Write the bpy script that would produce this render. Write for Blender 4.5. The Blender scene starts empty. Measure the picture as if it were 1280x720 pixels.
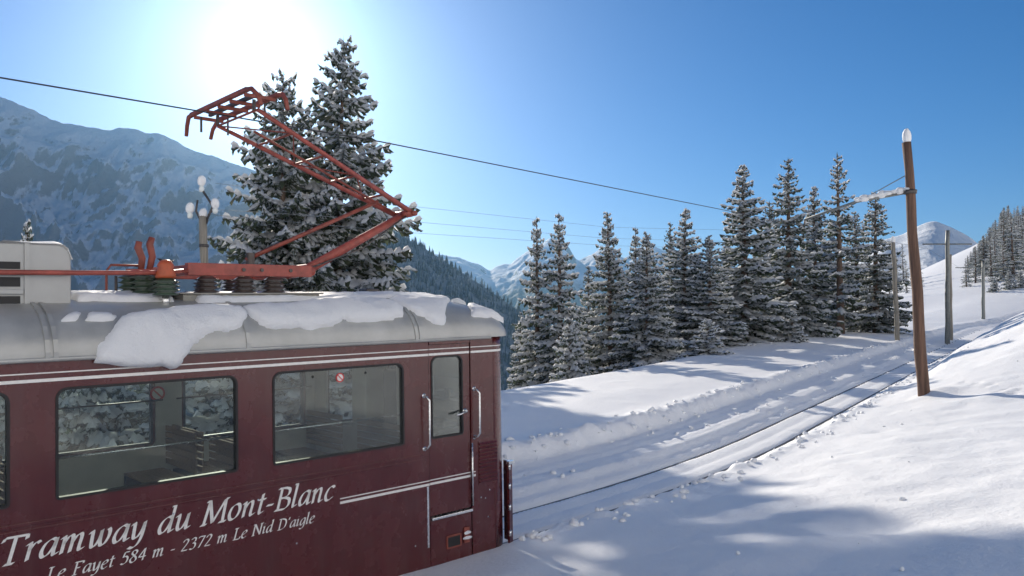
import bpy, bmesh, math, random
import numpy as np
from mathutils import Vector, Matrix, noise as mnoise

R = math.radians
scene = bpy.context.scene
col = scene.collection

# ------------------------------------------------------------------ camera
FPX, HZ, CAMZ = 1000.0, 395.0, 3.25
PIT = math.atan((HZ - 360) / FPX)
cam_d = bpy.data.cameras.new('camera')
cam = bpy.data.objects.new('camera', cam_d); col.objects.link(cam)
cam.location = (0, 0, CAMZ); cam.rotation_euler = (R(90) + PIT, 0, 0)
cam_d.sensor_width = 36; cam_d.lens = 36 * FPX / 1280
cam_d.clip_start = 0.1; cam_d.clip_end = 60000
scene.camera = cam
# ------------------------------------------------------------------ sky and sun
SUN_EL, SUN_AZ = R(18.6), R(-17.4)          # azimuth from +Y, positive towards +X
sun_dir = Vector((math.sin(SUN_AZ) * math.cos(SUN_EL), math.cos(SUN_AZ) * math.cos(SUN_EL), math.sin(SUN_EL)))
world = bpy.data.worlds.new('World'); scene.world = world; world.use_nodes = True
wn = world.node_tree
bg = wn.nodes['Background']
sky = wn.nodes.new('ShaderNodeTexSky'); sky.sky_type = 'NISHITA'
sky.sun_disc = True; sky.sun_size = R(0.9); sky.sun_intensity = 0.05
sky.sun_elevation = SUN_EL; sky.sun_rotation = SUN_AZ
sky.altitude = 1800; sky.air_density = 1.0; sky.dust_density = 2.3; sky.ozone_density = 7.0
hs_ = wn.nodes.new('ShaderNodeHueSaturation'); hs_.inputs['Saturation'].default_value = 1.2
wn.links.new(sky.outputs[0], hs_.inputs['Color']); wn.links.new(hs_.outputs[0], bg.inputs[0]); bg.inputs[1].default_value = 0.05
sun_d = bpy.data.lights.new('sun', 'SUN'); sun_d.energy = 3.3; sun_d.angle = R(0.5); sun_d.color = (1, 0.92, 0.80)
sun = bpy.data.objects.new('sun', sun_d); col.objects.link(sun)
sun.rotation_euler = sun_dir.to_track_quat('Z', 'Y').to_euler(); sun.location = (0, 0, 60)
vs = scene.view_settings
vs.view_transform = 'Standard'; vs.look = 'None'; vs.exposure = 0.97; vs.gamma = 1.0; vs.use_curve_mapping = False
scene.render.engine = 'CYCLES'
scene.cycles.use_denoising = True
scene.cycles.max_bounces = 8; scene.cycles.transparent_max_bounces = 16
scene.cycles.volume_bounces = 0

rnd = random.Random(7)
# ------------------------------------------------------------------ maths helpers
def ray(px, py):
    x = (px - 640) / FPX; y = -(py - 360) / FPX
    return np.array([x, math.cos(PIT) - y * math.sin(PIT), math.sin(PIT) + y * math.cos(PIT)])
def at(px, py, Y):
    r = ray(px, py); return np.array([0, 0, CAMZ]) + r / r[1] * Y
def sst(a, b, x):
    t = np.clip((x - a) / (b - a), 0, 1); return t * t * (3 - 2 * t)
_rs = np.random.RandomState(3)
_perm = _rs.rand(256, 256)
def vnoise(x, y):
    xi = np.floor(x).astype(int); yi = np.floor(y).astype(int); fx = x - xi; fy = y - yi
    fx = fx * fx * (3 - 2 * fx); fy = fy * fy * (3 - 2 * fy)
    a = _perm[xi & 255, yi & 255]; b = _perm[(xi + 1) & 255, yi & 255]
    c = _perm[xi & 255, (yi + 1) & 255]; d = _perm[(xi + 1) & 255, (yi + 1) & 255]
    return (a * (1 - fx) + b * fx) * (1 - fy) + (c * (1 - fx) + d * fx) * fy
def fbm(x, y, o=4, g=0.5):
    s = 0; a = 1; t = 0
    for i in range(o):
        s = s + a * (vnoise(x * 2 ** i + 17.3 * i, y * 2 ** i + 5.1 * i) - 0.5); t += a; a *= g
    return s / t * 2
def ridged(x, y, o=5, g=0.5):
    s = 0; a = 1; t = 0
    for i in range(o):
        n = 1 - np.abs(vnoise(x * 2 ** i + 31.7 * i, y * 2 ** i + 9.2 * i) * 2 - 1)
        s = s + a * n * n; t += a; a *= g
    return s / t

# ------------------------------------------------------------------ mesh helpers
class MB:
    def __init__(self): self.v = []; self.f = []
    def add(self, v, f):
        n = len(self.v); self.v += [tuple(p) for p in v]; self.f += [tuple(i + n for i in q) for q in f]; return self
    def box(self, x0, x1, y0, y1, z0, z1):
        return self.add([(x0,y0,z0),(x1,y0,z0),(x1,y1,z0),(x0,y1,z0),(x0,y0,z1),(x1,y0,z1),(x1,y1,z1),(x0,y1,z1)],
                        [(0,3,2,1),(4,5,6,7),(0,1,5,4),(1,2,6,5),(2,3,7,6),(3,0,4,7)])
    def tube(self, pts, rad, seg=8, cap=True):
        pts = [Vector(p) for p in pts]; n = len(pts)
        rad = list(rad) if hasattr(rad, '__len__') else [rad] * n
        vs_ = []; up = None
        for i, p in enumerate(pts):
            t = (pts[min(i + 1, n - 1)] - pts[max(i - 1, 0)]).normalized()
            if up is None:
                a = Vector((0, 0, 1)) if abs(t.z) < 0.9 else Vector((1, 0, 0))
                up = (a - t * a.dot(t)).normalized()
            else:
                up = (up - t * up.dot(t)).normalized()
            s = t.cross(up)
            for k in range(seg):
                an = 2 * math.pi * k / seg
                vs_.append(p + (up * math.cos(an) + s * math.sin(an)) * rad[i])
        fs = [(i*seg+k, i*seg+(k+1) % seg, (i+1)*seg+(k+1) % seg, (i+1)*seg+k) for i in range(n-1) for k in range(seg)]
        if cap:
            fs += [tuple(range(seg))[::-1], tuple((n-1)*seg + k for k in range(seg))]
        return self.add(vs_, fs)
    def lathe(self, prof, c=(0,0,0), seg=16, axis='z'):
        vs_ = []
        for r_, h in prof:
            for k in range(seg):
                a = 2*math.pi*k/seg; q = (r_*math.cos(a), r_*math.sin(a), h)
                if axis == 'x': q = (q[2], q[0], q[1])
                if axis == 'y': q = (q[0], q[2], q[1])
                vs_.append((c[0]+q[0], c[1]+q[1], c[2]+q[2]))
        n = len(prof)
        fs = [(i*seg+k, i*seg+(k+1) % seg, (i+1)*seg+(k+1) % seg, (i+1)*seg+k) for i in range(n-1) for k in range(seg)]
        fs += [tuple(range(seg))[::-1], tuple((n-1)*seg+k for k in range(seg))]
        return self.add(vs_, fs)
    def blob(self, c, r, seed=0, amp=0.18, nu=10, nv=7):
        rr = random.Random(seed); vs_ = []
        ph = [rr.uniform(0, 6) for _ in range(4)]
        for j in range(nv + 1):
            th = math.pi * j / nv
            for k in range(nu):
                a = 2*math.pi*k/nu
                q = 1 + amp*(math.sin(2*a+ph[0])*math.sin(th) + .6*math.sin(3*a+ph[1]+2*th)*math.sin(th) + .5*math.sin(2*th+ph[2]))
                vs_.append((c[0]+r[0]*q*math.sin(th)*math.cos(a), c[1]+r[1]*q*math.sin(th)*math.sin(a), c[2]+r[2]*q*math.cos(th)))
        fs = [(j*nu+k, (j+1)*nu+k, (j+1)*nu+(k+1) % nu, j*nu+(k+1) % nu) for j in range(nv) for k in range(nu)]
        return self.add(vs_, fs)
    def mesh(self, name, mat, smooth=False):
        me = bpy.data.meshes.new(name); me.from_pydata(self.v, [], self.f); me.materials.append(mat)
        if smooth: me.shade_smooth()
        me.update(); return me
    def obj(self, name, mat, parent=None, smooth=False, bevel=0):
        o = bpy.data.objects.new(name, self.mesh(name, mat, smooth)); col.objects.link(o)
        if parent: o.parent = parent
        if bevel:
            m = o.modifiers.new('bevel', 'BEVEL'); m.width = bevel; m.segments = 2; m.limit_method = 'ANGLE'
        return o
def fast_mesh(name, v, f, mat, smooth=True):
    """v (n,3) array, f (m,k) array of one polygon size"""
    me = bpy.data.meshes.new(name); k = f.shape[1]
    me.vertices.add(len(v)); me.vertices.foreach_set('co', np.asarray(v, np.float32).ravel())
    me.loops.add(f.size); me.loops.foreach_set('vertex_index', f.astype(np.int32).ravel())
    me.polygons.add(len(f)); me.polygons.foreach_set('loop_start', np.arange(0, f.size, k, dtype=np.int32))
    me.update(calc_edges=True); me.validate()
    if smooth: me.shade_smooth()
    me.materials.append(mat); return me
def grid_faces(nu, nv):
    i, j = np.meshgrid(np.arange(nu - 1), np.arange(nv - 1), indexing='ij'); a = (i * nv + j).ravel()
    return np.stack([a, a + nv, a + nv + 1, a + 1], 1)
def link(name, me, parent=None):
    o = bpy.data.objects.new(name, me); col.objects.link(o)
    if parent: o.parent = parent
    return o
def empty(name, loc=(0,0,0), rz=0, parent=None):
    o = bpy.data.objects.new(name, None); col.objects.link(o); o.location = loc; o.rotation_euler = (0,0,rz)
    o.empty_display_size = .2
    if parent: o.parent = parent
    return o
def tag(o, label=None, cat=None, group=None, kind=None):
    if label: o['label'] = label
    if cat: o['category'] = cat
    if group: o['group'] = group
    if kind: o['kind'] = kind
    return o

# ------------------------------------------------------------------ materials
class NT:
    def __init__(self, m): m.use_nodes = True; self.m = m; self.t = m.node_tree; self.b = self.t.nodes['Principled BSDF']; self.o = self.t.nodes['Material Output']
    def n(self, k, **kw):
        x = self.t.nodes.new(k)
        for a, b in kw.items(): setattr(x, a, b)
        return x
    def l(self, a, b): self.t.links.new(a, b)
    def noise(self, scale, detail=4, rough=.55, coord='Object'):
        tc = self.n('ShaderNodeTexCoord'); x = self.n('ShaderNodeTexNoise'); x.inputs['Scale'].default_value = scale
        x.inputs['Detail'].default_value = detail; x.inputs['Roughness'].default_value = rough
        self.l(tc.outputs[coord], x.inputs['Vector']); return x
    def ramp(self, src, stops):
        r = self.n('ShaderNodeValToRGB'); e = r.color_ramp.elements
        while len(e) < len(stops): e.new(0.5)
        for q, (p, c) in zip(e, stops): q.position = p; q.color = (*c, 1) if len(c) == 3 else c
        self.l(src, r.inputs[0]); return r
    def bump(self, src, strength=.3, dist=.02):
        b = self.n('ShaderNodeBump'); b.inputs['Strength'].default_value = strength; b.inputs['Distance'].default_value = dist
        self.l(src, b.inputs['Height']); self.l(b.outputs[0], self.b.inputs['Normal']); return b
def mat(name, color, rough=.6, metal=0, var=0, scale=8, bump=0, bscale=40, bdist=.01, coat=0, coord='Object'):
    t = NT(bpy.data.materials.new(name)); b = t.b
    b.inputs['Base Color'].default_value = (*color, 1); b.inputs['Roughness'].default_value = rough; b.inputs['Metallic'].default_value = metal
    if coat: b.inputs['Coat Weight'].default_value = coat; b.inputs['Coat Roughness'].default_value = .12
    if var:
        n = t.noise(scale, 6, .6, coord)
        lo = tuple(c * (1 - var) for c in color); hi = tuple(min(1, c * (1 + var)) for c in color)
        r = t.ramp(n.outputs[0], [(.3, lo), (.7, hi)]); t.l(r.outputs[0], b.inputs['Base Color'])
        rr = t.ramp(n.outputs[0], [(.3, (rough*.85,)*3), (.7, (min(1, rough*1.2),)*3)]); t.l(rr.outputs[0], b.inputs['Roughness'])
    if bump:
        n2 = t.noise(bscale, 5, .6, coord); t.bump(n2.outputs[0], bump, bdist)
    return t.m
# snow of the ground
t = NT(bpy.data.materials.new('snow')); b = t.b
b.inputs['Roughness'].default_value = .55; b.inputs['Specular IOR Level'].default_value = .3
n1 = t.noise(.6, 5); r1 = t.ramp(n1.outputs[0], [(.3, (.89, .90, .91)), (.7, (.93, .935, .94))]); t.l(r1.outputs[0], b.inputs['Base Color'])
na = t.noise(14, 6, .65); nb = t.noise(90, 3, .6)
mx = t.n('ShaderNodeMath', operation='MULTIPLY_ADD'); mx.inputs[1].default_value = .3
t.l(nb.outputs[0], mx.inputs[0]); t.l(na.outputs[0], mx.inputs[2]); t.bump(mx.outputs[0], .55, .04)
SNOW = t.m
# snow that sits on trees and things: thin, lets a little light through
def soft_snow(name, transl):
    t = NT(bpy.data.materials.new(name)); b = t.b
    b.inputs['Base Color'].default_value = (.92, .93, .94, 1); b.inputs['Roughness'].default_value = .65
    n = t.noise(38, 6, .7); t.bump(n.outputs[0], .6, .03)
    tr = t.n('ShaderNodeBsdfTranslucent'); tr.inputs[0].default_value = (.92, .93, .94, 1)
    mi = t.n('ShaderNodeMixShader'); mi.inputs[0].default_value = transl
    t.l(b.outputs[0], mi.inputs[1]); t.l(tr.outputs[0], mi.inputs[2]); t.l(mi.outputs[0], t.o.inputs[0])
    return t.m
TSNOW = soft_snow('tree_snow', .6)
CAPSNOW = soft_snow('cap_snow', .15)
# spruce needles with frost on top
t = NT(bpy.data.materials.new('needles')); b = t.b
b.inputs['Roughness'].default_value = .75; b.inputs['Specular IOR Level'].default_value = .2
nz = t.noise(2.2, 4); rc = t.ramp(nz.outputs[0], [(.25, (.028, .04, .026)), (.55, (.05, .072, .04)), (.8, (.09, .075, .04))])
oi = t.n('ShaderNodeObjectInfo')
g = t.n('ShaderNodeNewGeometry'); sx = t.n('ShaderNodeSeparateXYZ'); t.l(g.outputs['True Normal'], sx.inputs[0])
ab = t.n('ShaderNodeMath', operation='ABSOLUTE'); t.l(sx.outputs[2], ab.inputs[0])
nf = t.noise(6, 5, .7); ml = t.n('ShaderNodeMath', operation='MULTIPLY'); t.l(ab.outputs[0], ml.inputs[0]); t.l(nf.outputs[0], ml.inputs[1])
rf = t.ramp(ml.outputs[0], [(.24, (.03,.03,.03)), (.46, (.8,.8,.8))])
mc = t.n('ShaderNodeMix', data_type='RGBA'); t.l(rf.outputs[0], mc.inputs[0]); t.l(rc.outputs[0], mc.inputs[6]); mc.inputs[7].default_value = (.72, .76, .8, 1)
t.l(mc.outputs[2], b.inputs['Base Color'])
tr = t.n('ShaderNodeBsdfTranslucent'); t.l(mc.outputs[2], tr.inputs[0])
mi = t.n('ShaderNodeMixShader'); mi.inputs[0].default_value = .35
t.l(b.outputs[0], mi.inputs[1]); t.l(tr.outputs[0], mi.inputs[2]); t.l(mi.outputs[0], t.o.inputs[0])
NEEDLE = t.m
BARK = mat('bark', (.11, .075, .055), .9, var=.5, scale=9, bump=.8, bscale=25, bdist=.03)
# old larch pole wood: grain along z
def wood(name, c0, c1, sx_=9, sz_=.7):
    t = NT(bpy.data.materials.new(name)); tc = t.n('ShaderNodeTexCoord'); mp = t.n('ShaderNodeMapping')
    mp.inputs['Scale'].default_value = (sx_, sx_, sz_); t.l(tc.outputs['Object'], mp.inputs[0])
    n = t.n('ShaderNodeTexNoise'); n.inputs['Scale'].default_value = 2.5; n.inputs['Detail'].default_value = 8; n.inputs['Roughness'].default_value = .7
    t.l(mp.outputs[0], n.inputs['Vector']); r = t.ramp(n.outputs[0], [(.25, c0), (.5, tuple((a+b_)/2 for a, b_ in zip(c0, c1))), (.72, c1)])
    t.l(r.outputs[0], t.b.inputs['Base Color']); t.b.inputs['Roughness'].default_value = .85; t.bump(n.outputs[0], .7, .02); return t.m
POLE = wood('pole_wood', (.03, .018, .014), (.22, .125, .085), 5, .3)
GREYWOOD = wood('grey_wood', (.12, .11, .09), (.36, .33, .28))
BENCH = wood('bench_wood', (.13, .08, .045), (.34, .23, .14), 14, 14)
PAINT = mat('maroon_paint', (.084, .0125, .013), .26, var=.16, scale=3.0, bump=.05, bscale=5, bdist=.01, coat=.35)
t = NT(PAINT); b = t.b; tc = t.n('ShaderNodeTexCoord'); mp = t.n('ShaderNodeMapping'); mp.inputs['Scale'].default_value = (3.5, 3.5, .5); t.l(tc.outputs['Object'], mp.inputs[0])
gn = t.n('ShaderNodeTexNoise'); gn.inputs['Scale'].default_value = 1.6; gn.inputs['Detail'].default_value = 9; gn.inputs['Roughness'].default_value = .72; t.l(mp.outputs[0], gn.inputs['Vector'])
gr = t.ramp(gn.outputs[0], [(.45, (0, 0, 0)), (.8, (.16, .16, .16))]); lk = b.inputs['Base Color'].links[0].from_socket
gm_ = t.n('ShaderNodeMix', data_type='RGBA'); t.l(gr.outputs[0], gm_.inputs[0]); t.l(lk, gm_.inputs[6]); gm_.inputs[7].default_value = (.20, .15, .14, 1); t.l(gm_.outputs[2], b.inputs['Base Color'])
gb = t.noise(2.2, 3, .5); sum_ = t.n('ShaderNodeMath', operation='MULTIPLY_ADD'); sum_.inputs[1].default_value = 2.0; t.l(gb.outputs[0], sum_.inputs[0]); t.l(gn.outputs[0], sum_.inputs[2]); t.bump(sum_.outputs[0], .05, .02)
PAINT_D = mat('maroon_shadow_gap', (.03, .006, .008), .6)
WHITE = mat('white_lettering', (.78, .76, .72), .5, var=.08, scale=30)
CHROME = mat('polished_metal', (.75, .75, .74), .25, .9, var=.15, scale=30)
ROOF = mat('grey_roof_paint', (.42, .42, .40), .42, .35, var=.16, scale=2.5, bump=.08, bscale=9, bdist=.01)
ALU = mat('aluminium_box', (.36, .365, .36), .42, .5, var=.1, scale=4, bump=.05, bscale=6)
RED = mat('red_oxide_paint', (.31, .07, .052), .5, var=.3, scale=12, bump=.2, bscale=40)
RED2 = mat('dark_red_paint', (.24, .06, .04), .55, var=.35, scale=12)
ORANGE = mat('orange_cap', (.42, .085, .03), .45, var=.2, scale=20)
INS_G = mat('green_porcelain', (.045, .075, .05), .3, var=.3, scale=20)
INS_B = mat('brown_porcelain', (.055, .04, .036), .3, var=.3, scale=20)
STEEL = mat('dark_steel', (.10, .09, .085), .5, .6, var=.3, scale=15)
GALV = mat('galvanised_steel', (.20, .21, .2), .55, .5, var=.2, scale=6)
WIRE = mat('copper_wire', (.045, .05, .055), .5, .5)
LINE = mat('telephone_line', (.25, .28, .3), .6, .3)
BLACK = mat('black_rubber_and_shade', (.012, .012, .013), .6)  # rubber, and the painted shade of the footstep hole and vent openings
DARK = mat('dark_interior', (.03, .03, .032), .7)
INNER = mat('cream_interior', (.52, .52, .48), .6, var=.12, scale=4)
FLOORM = mat('grey_lino', (.10, .10, .095), .6, var=.2, scale=5)
CONCRETE = mat('grey_plinth', (.30, .29, .26), .8, var=.25, scale=8, bump=.3, bscale=30)
STICK_R = mat('sticker_red', (.55, .04, .035), .5)
STICK_W = mat('sticker_white', (.75, .72, .68), .5)
RAIL = mat('rail_steel', (.10, .085, .075), .4, .7, var=.3, scale=10)
# window glass: fresnel reflection over clear glass with a film of dust
def glass(name, dust):
    t = NT(bpy.data.materials.new(name)); nd = t.t.nodes; nd.remove(t.b)
    tr = t.n('ShaderNodeBsdfTransparent'); tr.inputs[0].default_value = (.86, .9, .88, 1)
    gl = t.n('ShaderNodeBsdfGlossy'); gl.inputs['Roughness'].default_value = .02; gl.inputs[0].default_value = (1, 1, 1, 1)
    fr = t.n('ShaderNodeFresnel'); fr.inputs[0].default_value = 1.5
    m1 = t.n('ShaderNodeMixShader'); t.l(fr.outputs[0], m1.inputs[0]); t.l(tr.outputs[0], m1.inputs[1]); t.l(gl.outputs[0], m1.inputs[2])
    df = t.n('ShaderNodeBsdfDiffuse'); df.inputs[0].default_value = (.6, .6, .57, 1)
    tl = t.n('ShaderNodeBsdfTranslucent'); tl.inputs[0].default_value = (.6, .6, .57, 1)
    m3 = t.n('ShaderNodeMixShader'); t.l(df.outputs[0], m3.inputs[1]); t.l(tl.outputs[0], m3.inputs[2])
    n = t.noise(1.6, 5, .6); r = t.ramp(n.outputs[0], [(.3, (dust*.4,)*3), (.7, (dust*1.5,)*3)])
    m2 = t.n('ShaderNodeMixShader'); t.l(r.outputs[0], m2.inputs[0]); t.l(m1.outputs[0], m2.inputs[1]); t.l(m3.outputs[0], m2.inputs[2])
    t.l(m2.outputs[0], t.o.inputs[0]); return t.m
GLASS = glass('window_glass', .025)
GLASS_D = glass('dusty_milky_window_glass', .11)  # denser dust film, also paints in this window's milky reflection
GLASS_C = glass('clear_window_glass', .006)
LENS = mat('lamp_lens', (.5, .45, .4), .08, 0, coat=1)

# ================================================================== THE GROUND
# tram frame (x' = forward, y' = across towards the valley, z' = up), read from the vanishing point of its long lines
TX = ray(1700, 366); TX /= np.linalg.norm(TX)
TN = np.array([-TX[1], TX[0], 0]); TN /= np.linalg.norm(TN)
TU = np.cross(TX, TN)
TO = at(634, 437, 10.0) - 2.68 * TU
def tloc(px, py, yp):
    r = ray(px, py); c = np.array([0, 0, CAMZ]); k = ((TO - c) @ TN + yp) / (r @ TN); q = c + k * r - TO
    return np.array([q @ TX, q @ TN, q @ TU])
def tworld(x, y, z): return TO + x * TX + y * TN + z * TU

# track centre line: straight under the tram, bending to the valley side, then uphill
def track_line():
    st = TO + 1.15 * TN; h0 = math.degrees(math.atan2(TX[0], TX[1]))
    pts = [(-60 + i, *(st[:2] + (-60 + i) * np.array([math.sin(R(h0)), math.cos(R(h0))]))) for i in range(60)]
    p = np.array(st[:2]); s = 0.0
    while s < 320:
        pts.append((s, p[0], p[1]))
        if s < 10: h = h0 + (34 - h0) * s / 10
        elif s < 75: h = 34
        else: h = 34 + 40 * min(1, (s - 75) / 80)
        p = p + np.array([math.sin(R(h)), math.cos(R(h))]); s += 1
    return np.array(pts)
TRK = track_line()
def track_sd(X, Y):
    X = np.asarray(X, float).ravel(); Y = np.asarray(Y, float).ravel(); S = np.empty(len(X)); D = np.empty(len(X))
    P = TRK[:, 1:]
    seg = P[1:] - P[:-1]
    for a in range(0, len(X), 20000):
        x = X[a:a+20000]; y = Y[a:a+20000]
        d2 = (x[:, None] - P[None, :, 0]) ** 2 + (y[:, None] - P[None, :, 1]) ** 2
        i = np.argmin(d2, 1); bs = np.full(len(x), 1e18); s_ = np.zeros(len(x)); d_ = np.zeros(len(x))
        for off in (-1, 0):
            k = np.clip(i + off, 0, len(seg) - 1); g = seg[k]; q = np.stack([x, y], 1) - P[k]
            L2 = (g ** 2).sum(1); tt = (q * g).sum(1) / L2; tc = np.clip(tt, 0, 1)
            r = q - tc[:, None] * g; dist = (r ** 2).sum(1)
            cr = (q[:, 0] * g[:, 1] - q[:, 1] * g[:, 0]) / np.sqrt(L2)
            m = dist < bs; bs[m] = dist[m]; s_[m] = (TRK[k, 0] + tc)[m]; d_[m] = (np.sign(cr) * np.sqrt(dist))[m]
        S[a:a+20000] = s_; D[a:a+20000] = d_
    return S, D
def trk_z(s): return .15 + .02 * np.clip(s, -60, 240)
def ground(X, Y, fine=True):
    X = np.asarray(X, float).ravel(); Y = np.asarray(Y, float).ravel()
    s, d = track_sd(X, Y); e = -d; rr = np.hypot(X, Y)
    z = trk_z(s)
    und = fbm(X / 7 + 3, Y / 7 + 8, 3); und2 = fbm(X / 2.1 + 9, Y / 2.1, 3); und3 = fbm(X / .5, Y / .5, 3)
    # floor of the cutting
    floor = .07 + .012 * und3 * fine
    groove = .085 * (np.exp(-((np.abs(d) - .5) / .05) ** 2)) + .02 * np.exp(-(d / .10) ** 2)
    floor = floor - groove + .05 * sst(.58, .74, np.abs(d))
    # hill side (towards the camera)
    k = .155 + .33 * sst(9, 30, s)
    edge = .02 * fbm(X * 1.7, Y * 1.7, 3)
    rise = .45 * sst(1.3, 2.8, d) * sst(15, 30, s) + .16 * sst(.72, 1.15, d + 6 * edge) + k * np.maximum(0, d - 1.15) * (1 - .35 * sst(8, 30, d)) + .8 * (np.sqrt(np.maximum(0, d - 9.5) ** 2 + 9) - 3) * (1 - sst(150, 400, d))  # last term: unseen slope behind camera, steepened to bounce sunlight onto tram and snow
    roll = sst(1.2, 3.5, d) * (.16 * und + .07 * und2 + .014 * und3 * fine + .022 * fbm(X / 1.6 + Y / 5, Y / .7, 2) * fine)
    ridge = (.045 + .05 * und3 + .05 * fbm(X / .22 + 4, Y / .22, 2) * fine) * np.exp(-((d - 1.15) / .22) ** 2) * sst(-.5, 1.5, s)
    # valley side: two tier ploughed bank, smooth shoulder, then it drops away
    bank = .13 * sst(.78, 1.1, e + 5 * edge) + .07 * sst(1.3, 1.9, e) + .29 * sst(1.95, 2.4, e + 7 * edge)
    und4 = fbm(X / .22 + 4, Y / .22, 2)
    bank = bank + sst(.85, 1.1, e) * (1 - sst(2.2, 2.6, e)) * (.010 * np.sin(e * 21 + 1.5 * und) + .012 * und4 * fine)
    lump = np.exp(-((e - 2.4) / .30) ** 2) * (.05 + (.05 * und3 + .06 * und4) * fine + .05 * und2)
    sh = -.035 * np.maximum(0, e - 2.8) + sst(22, 45, s) * .06 * np.maximum(0, np.minimum(e, 9) - 2.8) + .10 * sst(2.8, 5, e)
    crest = 8.5 + 3 * sst(30, 60, s)
    fall = np.maximum(0, e - crest + .8 * und)
    fall = .36 * (np.sqrt(fall ** 2 + 4) - 2)
    fall = np.where(e > 60, fall, fall) 
    left = bank + lump + sh - fall + sst(2.5, 6, e) * (.10 * und + .03 * und2)
    out = z + floor + np.where(d > 0, rise + roll + ridge, left)
    # far hillside on the right
    w = X - .44 * Y
    hill = sst(85, 140, Y) * np.maximum(0, w + 6) * .17 * (1 + .25 * fbm(X / 60, Y / 60, 3)) + sst(85, 150, Y) * sst(-60, 30, w) * 4
    hill = hill + sst(138, 235, Y) * np.maximum(0, w + 8) * .30
    base = np.where(Y > 85, np.maximum(out, -60), out)
    m = sst(85, 130, Y) * sst(-40, 0, w)
    out = out * (1 - m) + m * (trk_z(np.clip(s, 0, 130)) - 1.0 + .05 * fbm(X / 4, Y / 4, 3)) + hill
    # keep the valley from falling for ever
    return np.maximum(out, -420 + 20 * fbm(X / 300, Y / 300, 3))
DENTS = []
def hit(px, py):
    r = ray(px, py); r = r / r[1]; ts = np.linspace(4, 60, 900); z = ground(r[0]*ts, ts, False); i = int(np.argmax(CAMZ + r[2]*ts < z)); return r[0]*ts[i], ts[i]
def gz(x, y): return float(ground([x], [y], False)[0])

for px_, py_, r_, h_ in ((958, 515, .32, .10), (1000, 540, .2, .04), (1100, 539, .25, .05), (918, 600, .25, .05), (1205, 478, .10, .07), (1214, 482, .10, .07), (1222, 479, .11, .08), (1231, 484, .10, .07), (1240, 480, .10, .07), (1248, 490, .12, .09), (1258, 487, .12, .09), (1267, 492, .13, .09), (1275, 488, .12, .08)):
    DENTS.append((*hit(px_, py_), r_, h_))
# tessellation: fine towards the view, coarse elsewhere, out to where the mountains begin
ang = np.concatenate([np.linspace(-180, -48, 40)[:-1], np.linspace(-48, 46, 640), np.linspace(46, 180, 40)[1:]])
rad = np.concatenate([np.linspace(.3, 3, 12)[:-1], np.geomspace(3, 60, 520)[:-1], np.geomspace(60, 420, 120)[:-1], np.geomspace(420, 14000, 40)])
A_, Rr = np.meshgrid(R(1) * ang, rad, indexing='ij')
GX = (Rr * np.sin(A_)).ravel(); GY = (Rr * np.cos(A_)).ravel(); GZ = ground(GX, GY)
for dx_, dy_, r_, h_ in DENTS: GZ = GZ - h_ * np.exp(-((GX - dx_)**2 + (GY - dy_)**2) / r_**2) + .25*h_ * np.exp(-((GX - dx_)**2 + (GY - dy_)**2) / (2.2*r_)**2)
# snow drifted round the foot of the brown pole
_pf = at(1155, 500, 21); GZ = GZ + .16 * np.exp(-((GX - _pf[0] - .35)**2 + (GY - _pf[1])**2) / .5**2)
gf = grid_faces(len(ang), len(rad))
gme = fast_mesh('snow_ground', np.stack([GX, GY, GZ], 1), gf[:, ::-1], SNOW)
tag(link('snow_ground', gme), 'deep sunlit snow covering the slope beside the tram', kind='structure')

# crumbs of ploughed snow along both edges of the track and strewn on the slope
cl = MB(); rc_ = random.Random(4); spots_ = []
for k in range(560):
    i_ = 60 + int(55*rc_.random()**1.5); a_ = TRK[i_, 1:]; b_ = TRK[i_+1, 1:]; f_ = rc_.random(); tn_ = (b_ - a_); nr_ = np.array([tn_[1], -tn_[0]])
    u_ = rc_.random(); off = rc_.gauss(1.2, .22) if u_ < .4 else (-rc_.gauss(2.35, .25) if u_ < .8 else (-rc_.uniform(.8, 2.2) if u_ < .9 else rc_.uniform(1.5, 8)))
    spots_.append((*(a_ + tn_*f_ + nr_*off), rc_.uniform(.02, .06)*(1 if rc_.random() < .9 else 1.5)*(.55 if off > 1.9 else 1)))
cz_ = ground([p[0] for p in spots_], [p[1] for p in spots_])
for (x_, y_, r_), z_ in zip(spots_, cz_): cl.blob((x_, y_, z_ + r_*.3), (r_*rc_.uniform(.8, 1.4), r_*rc_.uniform(.8, 1.4), r_*.8), rc_.randint(0, 999), .2, 6, 4)
tag(cl.obj('snow_clods', SNOW, None, True), 'loose crumbs of ploughed snow along the track edges', 'snow', kind='stuff')

# rails: two running rails and the toothed rack between them
trk = empty('railway_track', (*TRK[60, 1:], float(trk_z(0))))
def rail_mesh(off, w, h, s0, s1, z0):
    mb = MB(); pts = []
    idx = [i for i in range(len(TRK)) if s0 <= TRK[i, 0] <= s1]
    for i in idx:
        a = TRK[max(i-1, 0), 1:]; b_ = TRK[min(i+1, len(TRK)-1), 1:]; tn = (b_ - a) / np.linalg.norm(b_ - a); nr = np.array([tn[1], -tn[0]])
        c = TRK[i, 1:] + nr * off; z = float(trk_z(TRK[i, 0])) + z0
        for sx_, sz_ in ((-w/2, 0), (w/2, 0), (w/2, h), (-w/2, h)):
            pts.append((c[0] + nr[0]*sx_ - TRK[60, 1], c[1] + nr[1]*sx_ - TRK[60, 2], z + sz_ - float(trk_z(0))))
    n = len(idx); fs = [(i*4+k, i*4+(k+1) % 4, (i+1)*4+(k+1) % 4, (i+1)*4+k) for i in range(n-1) for k in range(4)] + [(3,2,1,0), tuple(4*(n-1)+k for k in range(4))]
    return mb.add(pts, fs)
for off in (-.5, .5): rail_mesh(off, .042, .135, -30, 150, -.09).obj('rail', RAIL, trk)
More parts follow.
